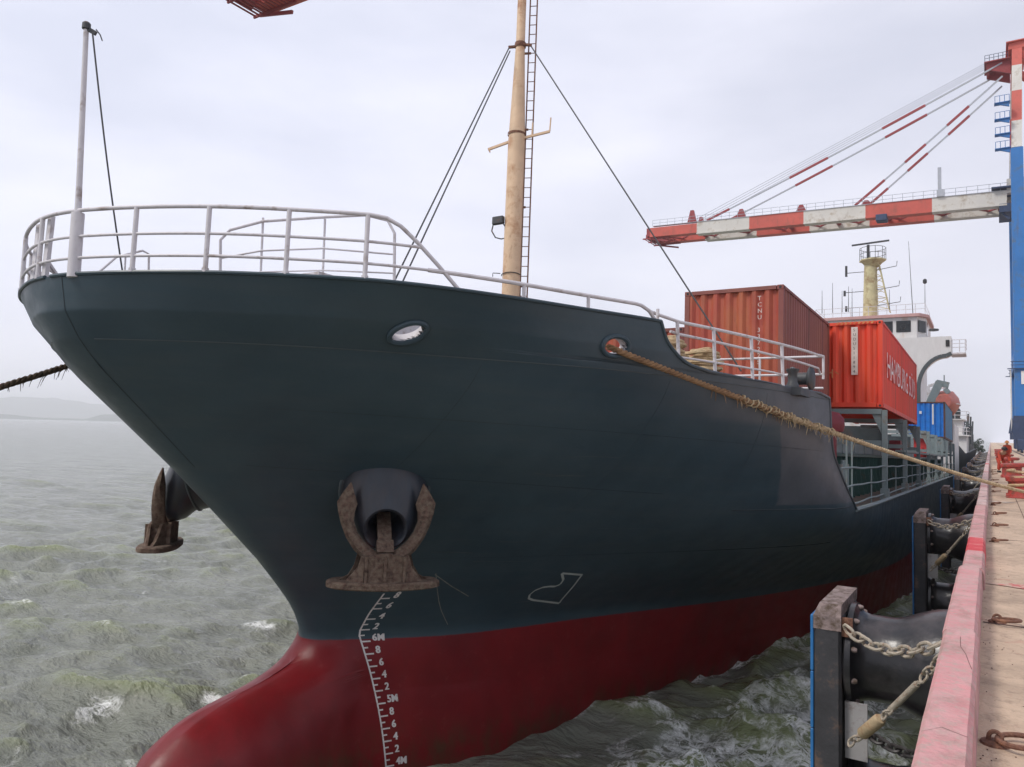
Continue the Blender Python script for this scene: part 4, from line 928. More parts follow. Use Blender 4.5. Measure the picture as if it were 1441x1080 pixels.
A_, B_ = Vector((-13.75, 7.35, 6.80)), Vector((2.0, -42, 4.4)); pth = sagline(A_, B_, 4.2, 60); pth = pth[:1]+[pth[0].lerp(pth[1], .5)]+pth[1:]
q = laid_rope(pth[:26], .052, .32, seg=8); fray(q, pth[:8], .12, .6, 60, .2, .05)
tag(q.build('mooring_rope', M['rope_dark'], None, tuple(A_)), 'short dark weedy rope coming out from behind the stem at the left edge', 'rope')

# ------------------------------------------------------------------ quay
DZ = 4.05
def deck_material():
    m = mat('quay_concrete', (.60, .45, .325), .85, var=.14, scale=1.2, second=(.47, .35, .255), amount=.42, sscale=1.1, edge=.2, bump=.7, bscale=45, grime=(((.27, .20, .145), .44, .8, (1, .6, 1)), ((.26, .19, .14), .38, 9, (1, 1, 1)), ((.36, .12, .09), .25, 1.7, (1, 1, 1))))
    return m
M['concrete'] = deck_material()
q = MB(); q.add([(-.12, -30, DZ), (140, -30, DZ), (140, 900, DZ), (-.12, 900, DZ)], [(0, 1, 2, 3)])
tag(q.build('quay_deck', M['concrete']), 'tan concrete quay deck', kind='structure')
q = MB(); q.box((-.30, -30, -2.5), (140, 900, DZ-.02))
for k in range(80): q.box((-.34, -20+9*k, -2.4), (-.305, -19.3+9*k, DZ-.25))
tag(q.build('quay_wall', M['wall']), 'dark wet concrete face of the quay', kind='structure')
q = MB()
for k in range(60): q.add([(-.08, 1.2+7*k, DZ+.004), (25, 1.2+7*k, DZ+.004), (25, 1.235+7*k, DZ+.004), (-.08, 1.235+7*k, DZ+.004)], [(0, 1, 2, 3)])
q.add([(.58, -10, DZ+.004), (.595, -10, DZ+.004), (.595, 300, DZ+.004), (.58, 300, DZ+.004)], [(0, 1, 2, 3)])
tag(q.build('deck_joint', M['crack']), 'dark expansion joints across the quay deck', kind='structure')
q = MB()
for y0, y1, x1, mi in ((10.25, 10.65, 1.6, 0), (24.3, 24.7, .5, 1)):
    pts = []
    for k in range(22):
        a = 2*math.pi*k/22; pts.append((-.08+max(0, (x1+.08)*(.5+.5*math.cos(a)*(1+.25*noise.noise(Vector((k*.8, y0, 0)))))), (y0+y1)/2+(y1-y0)*.5*math.sin(a)*(1+.5*noise.noise(Vector((k*.9, y1, 3)))), DZ+.008))
    q.add(pts, [tuple(range(22))], mi)
tag(q.build('paint_spill', [mat('paint_spill_red', (.55, .10, .10), .8, var=.2, second=(.50, .36, .28), amount=.6, sscale=9, edge=.05), mat('paint_spill_white', (.62, .55, .48), .8, second=(.50, .39, .30), amount=.45, sscale=9)]), 'worn red paint spilt over the deck', kind='structure')
q = MB(); rr_ = random.Random(4)
for k in range(200):
    yy = 3.2+rr_.random()**1.6*40; xx = -.075+abs(rr_.gauss(0, .10)); sz = rr_.uniform(.002, .0055)
    pts = [(xx+sz*math.cos(a)*rr_.uniform(.6, 1.3), yy+sz*math.sin(a)*rr_.uniform(.6, 1.3), DZ+.002) for a in (0, 1.3, 2.5, 3.8, 5)]
    q.prism(pts, (0, 0, sz*.8))
tag(q.build('gravel', M['crack']), 'loose grit lying along the foot of the kerb', kind='stuff')
# kerb, painted in bands; each block a little off line
q = MB(); bands = [(-8, 3.1, 0), (3.1, 6.55, 0), (6.55, 9.95, 0), (9.95, 11.45, 0), (11.45, 13.0, 2), (13.0, 19.6, 0), (19.6, 27, 1), (27, 28.5, 0), (28.5, 40, 1), (40, 42, 0), (42, 54, 1), (54, 56, 2)]
y = 56
while y < 500: bands += [(y, y+9, 1), (y+9, y+11, 0)]; y += 11
for i, (a, b, mi) in enumerate(bands):
    j = .006*math.sin(i*2.3); wl = -.315 if b <= 9.96 else -.295; wr = -.095 if b <= 9.96 else -.085; h = .25 if b <= 9.96 else .242
    x0, x1, z0, z1, c = wl+j, wr+j, DZ-.06, DZ+h+.3*j, .022
    prof = [(x0, z0), (x1+.01, z0), (x1, z1-c*1.6), (x1-c, z1), (x0+c, z1), (x0, z1-c)]
    nseg = max(1, int(min(b-a, 12)/.25)); n = len(prof); vs = []
    for s in range(nseg+1):
        yy = a+.004+(b-a-.008)*s/nseg; rj = .0035*noise.noise(Vector((yy*3, 0, i))); rk = .0035*noise.noise(Vector((yy*4, 5, i)))
        vs += [(px_+rj*(k > 1), yy, pz_+rk*(k > 1)) for k, (px_, pz_) in enumerate(prof)]
    fs = [(s*n+k, (s+1)*n+k, (s+1)*n+(k+1) % n, s*n+(k+1) % n) for s in range(nseg) for k in range(n)]+[tuple(range(n)), tuple(nseg*n+k for k in range(n))[::-1]]
    q.add(vs, fs, mi)
tag(q.build('kerb', [M['kerb_pink'], M['kerb_white'], M['kerb_red']]), 'painted pink and white kerb along the quay edge', kind='structure')
q = MB()
for pts in ([(-.20, 6.35), (-.19, 6.05), (-.155, 5.86), (-.13, 5.62), (-.115, 5.5)], [(-.24, 8.3), (-.17, 8.25), (-.10, 8.4)], [(-.30, 4.2), (-.22, 4.32), (-.11, 4.25)]):
    for (a, b), (c, d) in zip(pts, pts[1:]):
        zc = DZ+.2525; q.add([(a-.0015, b, zc), (a+.0015, b+.002, zc), (c+.0015, d+.002, zc), (c-.0015, d, zc)], [(0, 1, 2, 3)])
tag(q.build('kerb_crack', M['crack']), 'thin cracks across the top of the kerb', kind='structure')
q = MB()
for x in (3.28, 21.3): q.box((x-.04, -30, DZ+.006), (x+.04, 600, DZ+.05)); q.box((x-.2, -30, DZ-.01), (x+.2, 600, DZ+.006))
tag(q.build('crane_rail', M['rail_steel']), 'steel crane rail let into the quay deck', kind='structure')

# ------------------------------------------------------------------ chains, fenders
def link(q, c, t, u, ln, wd, r, mi=0):
    """one chain link: stadium round c, long axis t, flat axis u"""
    a = wd/2; h = ln/2-a; pts = []
    for k in range(7): th = -math.pi/2+math.pi*k/6; pts.append(c+t*(h+a*math.cos(th))+u*a*math.sin(th))
    for k in range(7): th = math.pi/2+math.pi*k/6; pts.append(c+t*(-h+a*math.cos(th))+u*a*math.sin(th))
    q.tube(pts, r, 6, mi, closed=True)
def chain_mb(path, ln, wd, r):
    P = [Vector(p) for p in path]; cum = [0]
    for a, b in zip(P, P[1:]): cum.append(cum[-1]+(b-a).length)
    step = ln-2*r*1.05; m = int(cum[-1]/step); q = MB()
    for i in range(m):
        s = (i+.5)*step
        k = max(j for j in range(len(P)-1) if cum[j] <= s); p = P[k].lerp(P[k+1], (s-cum[k])/(cum[k+1]-cum[k])); t = (P[k+1]-P[k]).normalized()
        u = t.cross(Vector((0, 0, 1))).normalized(); v = u.cross(t); f = math.sin(.5) if i % 2 else 0
        w_ = (u*.35+v*.94).normalized() if i % 2 == 0 else (u*.94-v*.35).normalized()
        link(q, p, t, w_, ln, wd, r)
    return q
FY = 10.25
ORD = ['nearest', 'second', 'third', 'fourth', 'fifth', 'sixth', 'seventh', 'eighth', 'ninth', 'tenth', 'eleventh', 'twelfth', 'thirteenth', 'fourteenth']
fd = thing('dock_fender', 'nearest black rubber fender with a blue faced panel and hanging chains', 'fender', (-.3, FY, 1.0), None, 'fenders along the quay wall')
q = MB(); q.bevbox((-1.80, 9.62, .25), (-1.50, 10.90, 3.60), .03); q.build('fender_panel', M['pad'], fd)
q = MB(); q.prism([(-1.802, 9.615, 3.60), (-1.5, 9.615, 3.60), (-1.5, 9.66, 3.74), (-1.74, 9.66, 3.74)], (0, 1.24, 0)); q.add([(-1.803, 9.614, 3.44), (-1.497, 9.614, 3.44), (-1.497, 9.614, 3.60), (-1.803, 9.614, 3.60)], [(0, 1, 2, 3)])
q.build('panel_cap', M['pad_top'], fd)
q = MB()
for k in range(5): q.bevbox((-1.84, 9.63, .3+.66*k), (-1.803, 10.89, .95+.66*k), .008)
q.build('face_pad', M['blue_pad'], fd)
for zc in (3.05, 1.30):
    q = MB(); q.lathe([(.0, 0), (.40, 0), (.60, .01), (.62, .03), (.62, .09), (.57, .12), (.52, .16), (.50, .24), (.50, .50), (.53, .62), (.60, .78), (.66, .95), (.68, 1.12), (.68, 1.19)], (-1.50, FY, zc), (1, 0, 0), n=40); rb = q.build('rubber_body', M['rubber'], fd)
    for k in range(10):
        q = MB(); a = 2*math.pi*k/10+.3; o = Vector((-1.40, FY+.57*math.cos(a), zc+.57*math.sin(a))); q.lathe([(.035, -.02), (.035, .03), (.022, .06)], o, (1, 0, 0), n=8); q.build('flange_bolt', M['pad_top'], rb)
q = MB(); q.box((-1.48, 9.75, 1.98), (-1.24, 9.79, 2.62)); q.box((-1.48, 9.79, 1.98), (-1.44, 10.2, 2.62)); q.build('stiffener_plate', mat('grey_plate', (.35, .34, .34), .6, second=(.15, .1, .08), amount=.3, sscale=4), fd)
q = MB(); q.lathe([(.06, 0), (.06, .06)], (-1.46, 9.72, 3.5), (0, -1, 0), n=14); q.box((-1.5, 9.66, 3.38), (-1.38, 9.69, 3.6)); q.build('chain_lug', M['rusty_metal'], fd)
a, b = Vector((-1.45, 9.60, 3.50)), Vector((-.36, 8.55, 3.78))
q = chain_mb([a.lerp(b, t)+Vector((0, 0, -.75*t*(1-t))) for t in [k/24 for k in range(25)]], .185, .11, .018); q.build('weight_chain', M['chain'], fd)
a, b = Vector((-.36, 8.40, 3.72)), Vector((-1.45, 9.58, 2.17))
ln = lambda t: a.lerp(b, t)+Vector((0, 0, -.25*t*(1-t)))
q = chain_mb([ln(t) for t in (0, .1, .2, .27)], .14, .085, .014); q.build('shear_chain', M['chain'], fd)
q = MB(); q.tube([ln(.27), ln(.49)], .034, 10); q.tube([ln(.255), ln(.28)], .022, 8); q.tube([ln(.48), ln(.51)], .024, 8); q.build('turnbuckle', M['chain'], fd)
q = chain_mb([ln(t) for t in (.50, .56, .63)], .10, .07, .013); q.build('shear_chain', M['chain'], fd)
q = MB(); q.tube([ln(.615), ln(.63), ln(.80), ln(.81)], [.05, .066, .066, .05], 14); q.build('chain_weight', M['swivel'], fd)
q = chain_mb([ln(t) for t in (.80, .9, 1.0)], .14, .085, .014); q.build('shear_chain', M['chain'], fd)
a, b = Vector((-1.45, 10.0, 2.35)), Vector((-.5, 9.4, 2.35))
q = chain_mb([a.lerp(b, t)+Vector((0, 0, -.5*t*(1-t))) for t in [k/10 for k in range(11)]], .15, .10, .02); q.build('uplift_chain', M['chain_dark'], fd)
q = MB()
for yy, zz in ((8.52, 3.78), (8.38, 3.72)): q.box((-.36, yy-.06, zz-.1), (-.33, yy+.06, zz+.1)); q.tube([(-.34, yy, zz+.04), (-.42, yy, zz), (-.34, yy, zz-.04)], .018, 6)
q.build('wall_bracket', M['rusty_metal'], fd)
for k in range(1, 12):
    c = copy_tree(fd); c.location = (-.3, FY+13.55*k+(.15 if k % 2 else 0), 1.0)
    c['label'] = (ORD[k]+' black rubber fender from the camera along the quay wall') if k < 11 else 'twelfth and last visible fender far down the quay wall'

# ------------------------------------------------------------------ bollards
by = [26.9, 41.4, 55.8, 69.5, 83.5, 98, 112]
b0 = thing('mooring_bollard', 'nearest red bollard with the mooring rope led to it', 'bollard', (.8, 26.9, DZ), None, 'red bollards along the quay edge')
q = MB(); q.bevbox((.36, 26.45, DZ), (1.24, 27.35, DZ+.04), .012)
for sx in (-.39, .39):
    for sy in (-.4, .4): q.lathe([(.045, 0), (.045, .03), (.025, .05)], (.8+sx, 26.9+sy, DZ+.05), n=8)
q.build('base_plate', M['bollard'], b0)
q = MB(); q.lathe([(.42, .04), (.40, .10), (.385, .2), (.38, .42), (.40, .50)], (.8, 26.9, DZ), n=32); q.build('post', M['bollard'], b0)
q = MB(); n = 32; vs = []
for z, f in ((.47, .86), (.50, 1.0), (.58, 1.03), (.63, .98), (.655, .80)):
    for k in range(n):
        a = 2*math.pi*k/n; vs.append((.8+(.44+.24*max(0, math.cos(a)))*f*math.cos(a), 26.9+.42*f*math.sin(a), DZ+z+.02*math.cos(a)))
q.add(vs, [(i*n+k, i*n+(k+1) % n, (i+1)*n+(k+1) % n, (i+1)*n+k) for i in range(4) for k in range(n)]+[tuple(range(n))[::-1], tuple(4*n+k for k in range(n))], 0, True); q.build('head', M['bollard'], b0)
for i, y in enumerate(by[1:], 1):
    c = copy_tree(b0); c.location = (.8, y, DZ); c['label'] = ORD[i]+' red bollard from the camera along the quay edge'

# ------------------------------------------------------------------ ring bolts in the deck
ry = [5.0, 8.3, 14.8, 17.5, 20.2, 23.1, 29.0, 31.8, 34.7, 37.5, 44, 47, 50]
def ring_bolt(y, i, x=.05, ang=0., tilt=0.):
    t = thing('mooring_ring', '', 'ring', (x, y, DZ), None, 'rusty rings set in the deck behind the kerb')
    q = MB(); q.lathe([(.075, 0), (.07, .012), (.03, .02)], (x, y, DZ), n=16); q.tube([(x-.03, y, DZ+.005), (x-.03, y, DZ+.03)]+[(x-.03*math.cos(a), y, DZ+.035+.032*math.sin(a)) for a in [math.pi*k/8 for k in range(9)]]+[(x+.03, y, DZ+.03), (x+.03, y, DZ+.005)], .012, 7); q.build('eye_bolt', M['rusty_metal'], t)
    q = MB(); c = Vector((x+.115*math.cos(ang), y+.115*math.sin(ang), DZ+.035+.11*math.sin(tilt))); u = Vector((math.cos(ang)*math.cos(tilt), math.sin(ang)*math.cos(tilt), math.sin(tilt))); v = Vector((-math.sin(ang), math.cos(ang), 0))
    q.tube([c+(u*math.cos(a)+v*math.sin(a))*.105 for a in [2*math.pi*k/26 for k in range(26)]], .0145, 8, closed=True); q.build('ring', M['rusty_metal'], t)
    return t
rl_ = ['open rusty ring lying flat on the deck nearest the camera', 'rusty ring folded narrow to the right of the big kerb block', 'third rusty ring from the camera, just behind the bright red kerb band']
for i, y in enumerate(ry):
    t = ring_bolt(y, i, [.0, .03][i] if i < 2 else .045+.02*math.sin(i*2.1), [-.1, -.9, -.8, -.3, .2, -.9, -.4, .3, -.7, 0, .3, -.5, .2][i], [.08, .12, .1, .05, .1, .3, .1, .2, .1, .05, .1, .1, .2][i])
    t['label'] = rl_[i] if i < 3 else ORD[i]+' rusty deck ring from the camera in the row behind the kerb'

# ------------------------------------------------------------------ dock workers
def skinned(name, V_, E_, Rr, mt, parent=None, origin=(0, 0, 0), sub=2):
    me = bpy.data.meshes.new(name); o = Vector(parent['_o']) if parent is not None else Vector(origin)
    me.from_pydata([Vector(p)-o for p in V_], E_, []); ob = bpy.data.objects.new(name, me); COL.objects.link(ob)
    sk = ob.modifiers.new('skin', 'SKIN'); sk.use_smooth_shade = True
    if not me.skin_vertices: me.attributes  # layer is made with the modifier
    for i, r in enumerate(Rr): me.skin_vertices[0].data[i].radius = (r, r); 
    me.skin_vertices[0].data[0].use_root = True
    sb = ob.modifiers.new('smooth', 'SUBSURF'); sb.levels = sub; sb.render_levels = sub
    dg = bpy.context.evaluated_depsgraph_get(); m2 = bpy.data.meshes.new_from_object(ob.evaluated_get(dg)); m2.materials.clear(); m2.materials.append(mt)
    ob.modifiers.clear(); ob.data = m2; ob['_o'] = list(o)
    for p in m2.polygons: p.use_smooth = True
    if parent is not None: ob.parent = parent
    else: ob.matrix_world = Matrix.Translation(o)
    return ob
def worker(x, y, bend, face, label, helmet, cloth):
    """bend: lean of the trunk; face: heading the worker looks towards"""
    f = Vector((math.cos(face), math.sin(face), 0)); s = Vector((-f.y, f.x, 0)); Z = Vector((0, 0, 1)); o = Vector((x, y, DZ))
    t = thing('person', label, 'person', tuple(o))
    hip = o+Z*(.92-.16*math.sin(bend))-f*.22*math.sin(bend); tr = (Z*math.cos(bend)+f*math.sin(bend)); nk = hip+tr*.52; hd = nk+(tr*.55+Z*.45+f*.1).normalized()*.2
    kn = [o+s*.11*k+f*.06+Z*.50 for k in (1, -1)]; an = [o+s*.13*k+Z*.09 for k in (1, -1)]; toe = [a+f*.17-Z*.05 for a in an]
    sh = [nk+s*.19*k-tr*.04 for k in (1, -1)]; hang = (f*.25*(1+bend)-Z).normalized()
    el = [sh[i]+hang*.29+s*.03*(1, -1)[i] for i in (0, 1)]; wr = [el[i]+(hang+f*.35).normalized()*.25 for i in (0, 1)]; hn = [w_+(hang+f*.2).normalized()*.09 for w_ in wr]
    V_ = [hip, hip+tr*.26, nk, nk+(hd-nk)*.45, hd, hd+(hd-nk).normalized()*.11]; E_ = [(0, 1), (1, 2), (2, 3), (3, 4), (4, 5)]; Rr = [.135, .125, .12, .055, .095, .07]
    for i in (0, 1):
        b = len(V_); V_ += [hip+s*.09*(1, -1)[i]-Z*.06, kn[i], an[i], toe[i]]; E_ += [(0, b), (b, b+1), (b+1, b+2), (b+2, b+3)]; Rr += [.09, .062, .045, .04]
        b = len(V_); V_ += [sh[i], el[i], wr[i], hn[i]]; E_ += [(2, b), (b, b+1), (b+1, b+2), (b+2, b+3)]; Rr += [.058, .042, .032, .03]
    skinned('body', V_, E_, Rr, M['skin'], t)
    V2 = []; E2 = []; R2 = []
    V2 = [hip, hip+tr*.26, nk-tr*.03, nk+(hd-nk)*.2]; E2 = [(0, 1), (1, 2), (2, 3)]; R2 = [.17, .165, .15, .08]
    for i in (0, 1):
        b = len(V2); V2 += [hip+s*.09*(1, -1)[i]-Z*.06, kn[i], an[i]+Z*.03]; E2 += [(0, b), (b, b+1), (b+1, b+2)]; R2 += [.115, .092, .085]
        b = len(V2); V2 += [sh[i], el[i], wr[i]]; E2 += [(2, b), (b, b+1), (b+1, b+2)]; R2 += [.085, .068, .055]
    skinned('coveralls', V2, E2, R2, cloth, t)
    q = MB(); ax = (hd-nk).normalized(); q.lathe([(.125, 0), (.12, .04), (.10, .09), (.06, .125), (.01, .14)], hd+ax*.03, ax, n=16); q.lathe([(.10, 0), (.155, .0), (.15, .015), (.1, .02)], hd+ax*.03+f*.02, ax, n=16); q.build('helmet', helmet, t)
    for i in (0, 1):
        q = MB(); q.bevbox((-.05, -.1, 0), (.05, .19, .10), .02); rot = Matrix.Rotation(face-math.pi/2, 3, 'Z'); q.v = [tuple(rot @ Vector(p)+o+s*.13*(1, -1)[i]) for p in q.v]; q.build('boot', M['black'], t)
    for i in (0, 1):   # fingers curled in the gloves
        for k in range(4):
            q = MB(); p0 = hn[i]+s*(.012*(k-1.5))*1.4; q.tube([p0, p0+(hang*.8+f*.2)*.045, p0+(hang*.5+f*.9)*.065], [.010, .009, .007], 6); q.build('finger', M['skin'], t)
        q = MB(); p0 = hn[i]-s*.03*(1, -1)[i]; q.tube([p0, p0+(hang*.4+f*.8)*.05], [.011, .008], 6); q.build('thumb', M['skin'], t)
worker(.46, 47.5, 1.0, -1.2, 'person in orange coveralls and dark helmet stooping between the red bollards', M['black'], M['orange'])
worker(.98, 63.0, .35, -1.7, 'person in orange coveralls and pale orange helmet leaning behind the stooping one', M['chalk'], M['orange'])

# ------------------------------------------------------------------ quay cranes
def crane():
    t = thing('quay_crane', 'blue legged container crane with its red and white boom out over the ship', 'crane', (3.3, 140, DZ), None, 'container cranes on the quay')
    x, y = 3.3, 140
    def part(q, nm, m_, par=None):
        if nm[:4] in ('boom', 'stay', 'trol', 'beac', 'fore', 'hois', 'hing'):      # the boom rests a little nose-up
            q.v = [(p[0], p[1], p[2]-1.7*max(0, min(1, 1-(x-p[0])/58))*max(0, min(1, 1-(p[2]-46.4)/19))) for p in q.v]
        return q.build(nm, m_, par or t)
    for sx in (0, 18):
        for sy in (-8, 8):
            q = MB(); q.box((x+sx-.75, y+sy-.9, 6.5), (x+sx+.8, y+sy+.9, 49))
            lg = part(q, 'leg', M['crane_blue'])
            q = MB()
            for k in range(3): q.bevbox((x+sx-.6, y+sy-2.6+k*1.8, 4.5), (x+sx+.6, y+sy-1.0+k*1.8, 6.0), .1)
            q.box((x+sx-1.1, y+sy-2.4, 6.0), (x+sx+1.1, y+sy+2.4, 7.0)); q.prism([(x+sx-1.3, y+sy-1.4, 7), (x+sx+1.3, y+sy-1.4, 7), (x+sx+.95, y+sy-1.4, 9.4), (x+sx-.95, y+sy-1.4, 9.4)], (0, 2.8, 0))
            for k in range(6): q.lathe([(.36, -.12), (.36, .12)], (x+sx, y+sy-2.25+k*.9, 4.45), (1, 0, 0), n=12)
            q.build('bogie', M['crane_dark'], lg)
        q = MB(); q.box((x+sx-.7, y-8, 46), (x+sx+.7, y+8, 47.6)); part(q, 'cross_girder', M['crane_blue'])
        q = MB(); q.box((x+sx-.8, y-7.1, 16.5), (x+sx+.8, y+7.1, 18.6)); part(q, 'portal_beam', M['crane_blue'])
    for sy in (-8, 8):
        q = MB(); q.box((x+.95, y+sy-.7, 12.6), (x+17.05, y+sy+.7, 16.2)); q.prism([(x+.9, y+sy-.55, 12.6), (x+3.2, y+sy-.55, 12.6), (x+.9, y+sy-.55, 7.5)], (0, 1.1, 0)); q.prism([(x+17.1, y+sy-.55, 12.6), (x+14.8, y+sy-.55, 12.6), (x+17.1, y+sy-.55, 7.5)], (0, 1.1, 0)); bm = part(q, 'sill_beam', M['crane_blue'])
        q = MB(); q.bar((x+.9, y+sy, 19), (x+17.1, y+sy, 44), .7, .8); part(q, 'brace', M['crane_blue'])
        q = MB()
        for k in range(9): q.tube([(x-1+2.1*k, y+sy-.9, 16.2), (x-1+2.1*k, y+sy-.9, 17.3)], .05, 4)
        q.tube([(x-1.2, y+sy-.9, 17.3), (x+17, y+sy-.9, 17.3)], .05, 4); q.tube([(x-1.2, y+sy-.9, 16.8), (x+17, y+sy-.9, 16.8)], .04, 4); q.box((x-1.6, y+sy-1.3, 16.2), (x+17, y+sy-.7, 16.3)); part(q, 'walkway', M['crane_dark'])
    q = MB(); q.box((x+.05, y-8.98, 14.0), (x+5.2, y-8.93, 15.9)); q.box((x+.9, y-8.96, 13.9), (x+.95, y-8.6, 16)); sg = part(q, 'sign_board', M['sign'])
    q = MB(); v_, f_ = text_mesh('101', 2.2); q.add([(x+.35+u*1.05, y-9.0, 14.2+v) for u, v in v_], f_); q.build('lettering', M['crane_dark'], sg)
    # A-frame above the legs in white and red lengths
    for sy in (-8, 8):
        zc = [49, 53.4, 58.5, 62.9, 66.4]
        for i in range(4):
            f = lambda z: .0 if z < 49 else (z-49)/17.4
            q = MB(); q.bar((x+.4*f(zc[i]), y+sy*(1-.55*f(zc[i])), zc[i]), (x+.4*f(zc[i+1]), y+sy*(1-.55*f(zc[i+1])), zc[i+1]), 1.3, 1.3, upv=(1, 0, 0)); part(q, 'mast_section', M['crane_white' if i % 2 == 0 else 'crane_red'])
        q = MB(); q.bar((x+18, y+sy, 49), (x+.6, y+sy*.45, 65.5), .8, .9); part(q, 'back_brace', M['crane_red'])
    q = MB(); q.box((x-.7, y-4.4, 66), (x+1.5, y+4.4, 67.0)); q.box((x-1.0, y-4.8, 67.0), (x+3.5, y+4.8, 67.15)); part(q, 'apex_beam', M['crane_red'])
    q = MB(); q.prism([(x-3.6, y-2.0, 64.6), (x-.4, y-2.0, 63.2), (x-.4, y-2.0, 65.6), (x-3.6, y-2.0, 65.5)], (0, .4, 0)); q.prism([(x-3.6, y+1.6, 64.6), (x-.4, y+1.6, 63.2), (x-.4, y+1.6, 65.6), (x-3.6, y+1.6, 65.5)], (0, .4, 0)); q.box((x-3.6, y-1.9, 64.7), (x-3.2, y+1.9, 65.4)); q.box((x-3.9, y-2.6, 65.5), (x+.6, y+2.6, 65.65)); part(q, 'head_frame', M['crane_purple'])
    q = MB()
    for k in range(8): q.tube([(x-3.8+.6*k, y-2.6, 65.6), (x-3.8+.6*k, y-2.6, 66.6)], .04, 4)
    for h in (66.1, 66.6): q.tube([(x-3.8, y-2.6, h), (x+.5, y-2.6, h)], .04, 4)
    part(q, 'apex_rail', M['crane_dark'])
    # boom: twin girders in bands with a walkway
    xs = [-59.6, -50.2, -40.4, -31, -21.1, -11.3, -1.2]
    for sy in (-2.6, 2.6):
        for i in range(6):
            a, b = xs[i], xs[i+1]; h = 2.3 if i else 1.8
            q = MB(); q.box((x+a, y+sy-.65, 45.0-h/2), (x+b, y+sy+.65, 45.0+h/2-.2+.0)); q.box((x+a, y+sy-.85, 45.0-h/2-.25), (x+b, y+sy+.85, 45.0-h/2-.02)); part(q, 'boom_section', M['crane_red' if i % 2 == 0 else 'crane_white'])
        q = MB(); q.box((x-1.2, y+sy-.65, 43.9), (x+38, y+sy+.65, 46.1)); part(q, 'rear_girder', M['crane_white'])
        q = MB()
        for k in range(40): q.tube([(x-59+1.5*k, y+sy*1.3, 46), (x-59+1.5*k, y+sy*1.3, 47.1)], .035, 4)
        for h in (46.5, 47.1): q.tube([(x-59, y+sy*1.3, h), (x-1, y+sy*1.3, h)], .035, 4)
        q.box((x-59, y+sy*1.0, 45.95), (x-1, y+sy*1.3, 46.02)); part(q, 'boom_walkway', M['stay_grey'])
    for k in range(8): q = MB(); q.box((x-58+8*k-.3, y-2.0, 44.2), (x-58+8*k+.3, y+2.0, 44.8)); part(q, 'boom_tie', M['crane_purple'])
    q = MB()
    q.box((x-60.3, y-3.2, 44.1), (x-59.6, y+3.2, 45.7)); q.bevbox((x-60.9, y-2.2, 43.9), (x-60.3, y+2.2, 44.8), .1)
    q.bar((x-60.5, y-3.0, 43.8), (x-56, y-3.0, 42.9), .2, .3); q.bar((x-60.5, y+3.0, 43.8), (x-56, y+3.0, 42.9), .2, .3)
    for yy in (-2.9, 0, 2.9): q.bar((x-61.2, y+yy, 43.75), (x-55.5, y+yy, 43.75), .16, .25)
    for k in range(12): q.bar((x-61.0+.48*k, y-2.95, 43.8), (x-61.0+.48*k, y+2.95, 43.8), .16, .1)
    for k in range(3): q.bar((x-60.8+1.5*k, y-2.9, 43.7), (x-59.4+1.5*k, y-2.9, 42.7), .12, .12); q.bar((x-59.4+1.5*k, y-2.9, 42.7), (x-59.4+1.5*k, y-2.9, 43.7), .12, .12)
    part(q, 'boom_tip', M['crane_purple'])
    q = MB()
    for k in range(9):
        q.bar((x-58+6.4*k, y-1.95, 44.3), (x-54.8+6.4*k, y+1.95, 44.3), .25, .25); q.bar((x-54.8+6.4*k, y+1.95, 44.3), (x-51.6+6.4*k, y-1.95, 44.3), .25, .25)
    part(q, 'boom_lacing', M['crane_purple'])
    for xa, ht in ((-51.3, 2.4), (-42, 1.6), (-31.5, 1.2), (-21, .8)):
        q = MB(); q.prism([(x+xa-.9, y-2.9, 46), (x+xa+.9, y-2.9, 46), (x+xa+.3, y-2.9, 46+ht), (x+xa-.3, y-2.9, 46+ht)], (0, .5, 0)); part(q, 'stay_bracket', M['crane_purple']); q = MB(); q.prism([(x+xa-.9, y+2.4, 46), (x+xa+.9, y+2.4, 46), (x+xa+.3, y+2.4, 46+ht), (x+xa-.3, y+2.4, 46+ht)], (0, .5, 0)); part(q, 'stay_bracket', M['crane_purple'])
    # forestays, red lengths alternating with grey
    for sy in (-2.6, 2.6):
        for xa, n_, red in ((-48.5, 22, (0, 1, 7, 8, 9, 14, 15, 16)), (-22.8, 14, (0, 1, 2, 5, 6, 9, 10))):
            A1 = Vector((x+xa, y+sy, 46.2)); B1 = Vector((x-1.5, y+sy*.75, 65.2 if xa < -40 else 63.2))
            q = MB()
            for k in range(n_): rd = k in red; q.bar(A1.lerp(B1, k/n_), A1.lerp(B1, (k+1)/n_), .30 if rd else .2, .34 if rd else .22, 0 if rd else 1)
            part(q, 'forestay', [M['crane_purple'], M['stay_grey']])
    for sy in (-1.8, -.6, .6, 1.8):
        q = MB(); q.tube([(x-52, y+sy, 46.4), (x-3.3, y+sy*.6, 66.2)], .045, 5); part(q, 'hoist_rope', M['stay_grey'])
    q = MB(); q.bevbox((x-19.5, y-3.8, 42.9), (x-17.8, y-1.8, 44.0), .1); part(q, 'trolley', M['crane_dark'])
    q = MB(); q.bar((x-10.2, y-3.2, 46.2), (x-10.2, y-3.2, 50.5), .5, .5); q.box((x-10.6, y-3.6, 46), (x-9.6, y-2.8, 47)); part(q, 'beacon_post', M['stay_grey'])
    q = MB(); q.box((x-2.2, y-3.4, 42.6), (x+1.5, y+3.4, 43.9)); q.box((x-3.2, y-4.0, 46.3), (x-.2, y+4.0, 46.5)); q.bar((x-2.2, y-2.8, 43), (x-.9, y-2.8, 41.6), .3, .3); part(q, 'hinge_house', M['crane_dark'])
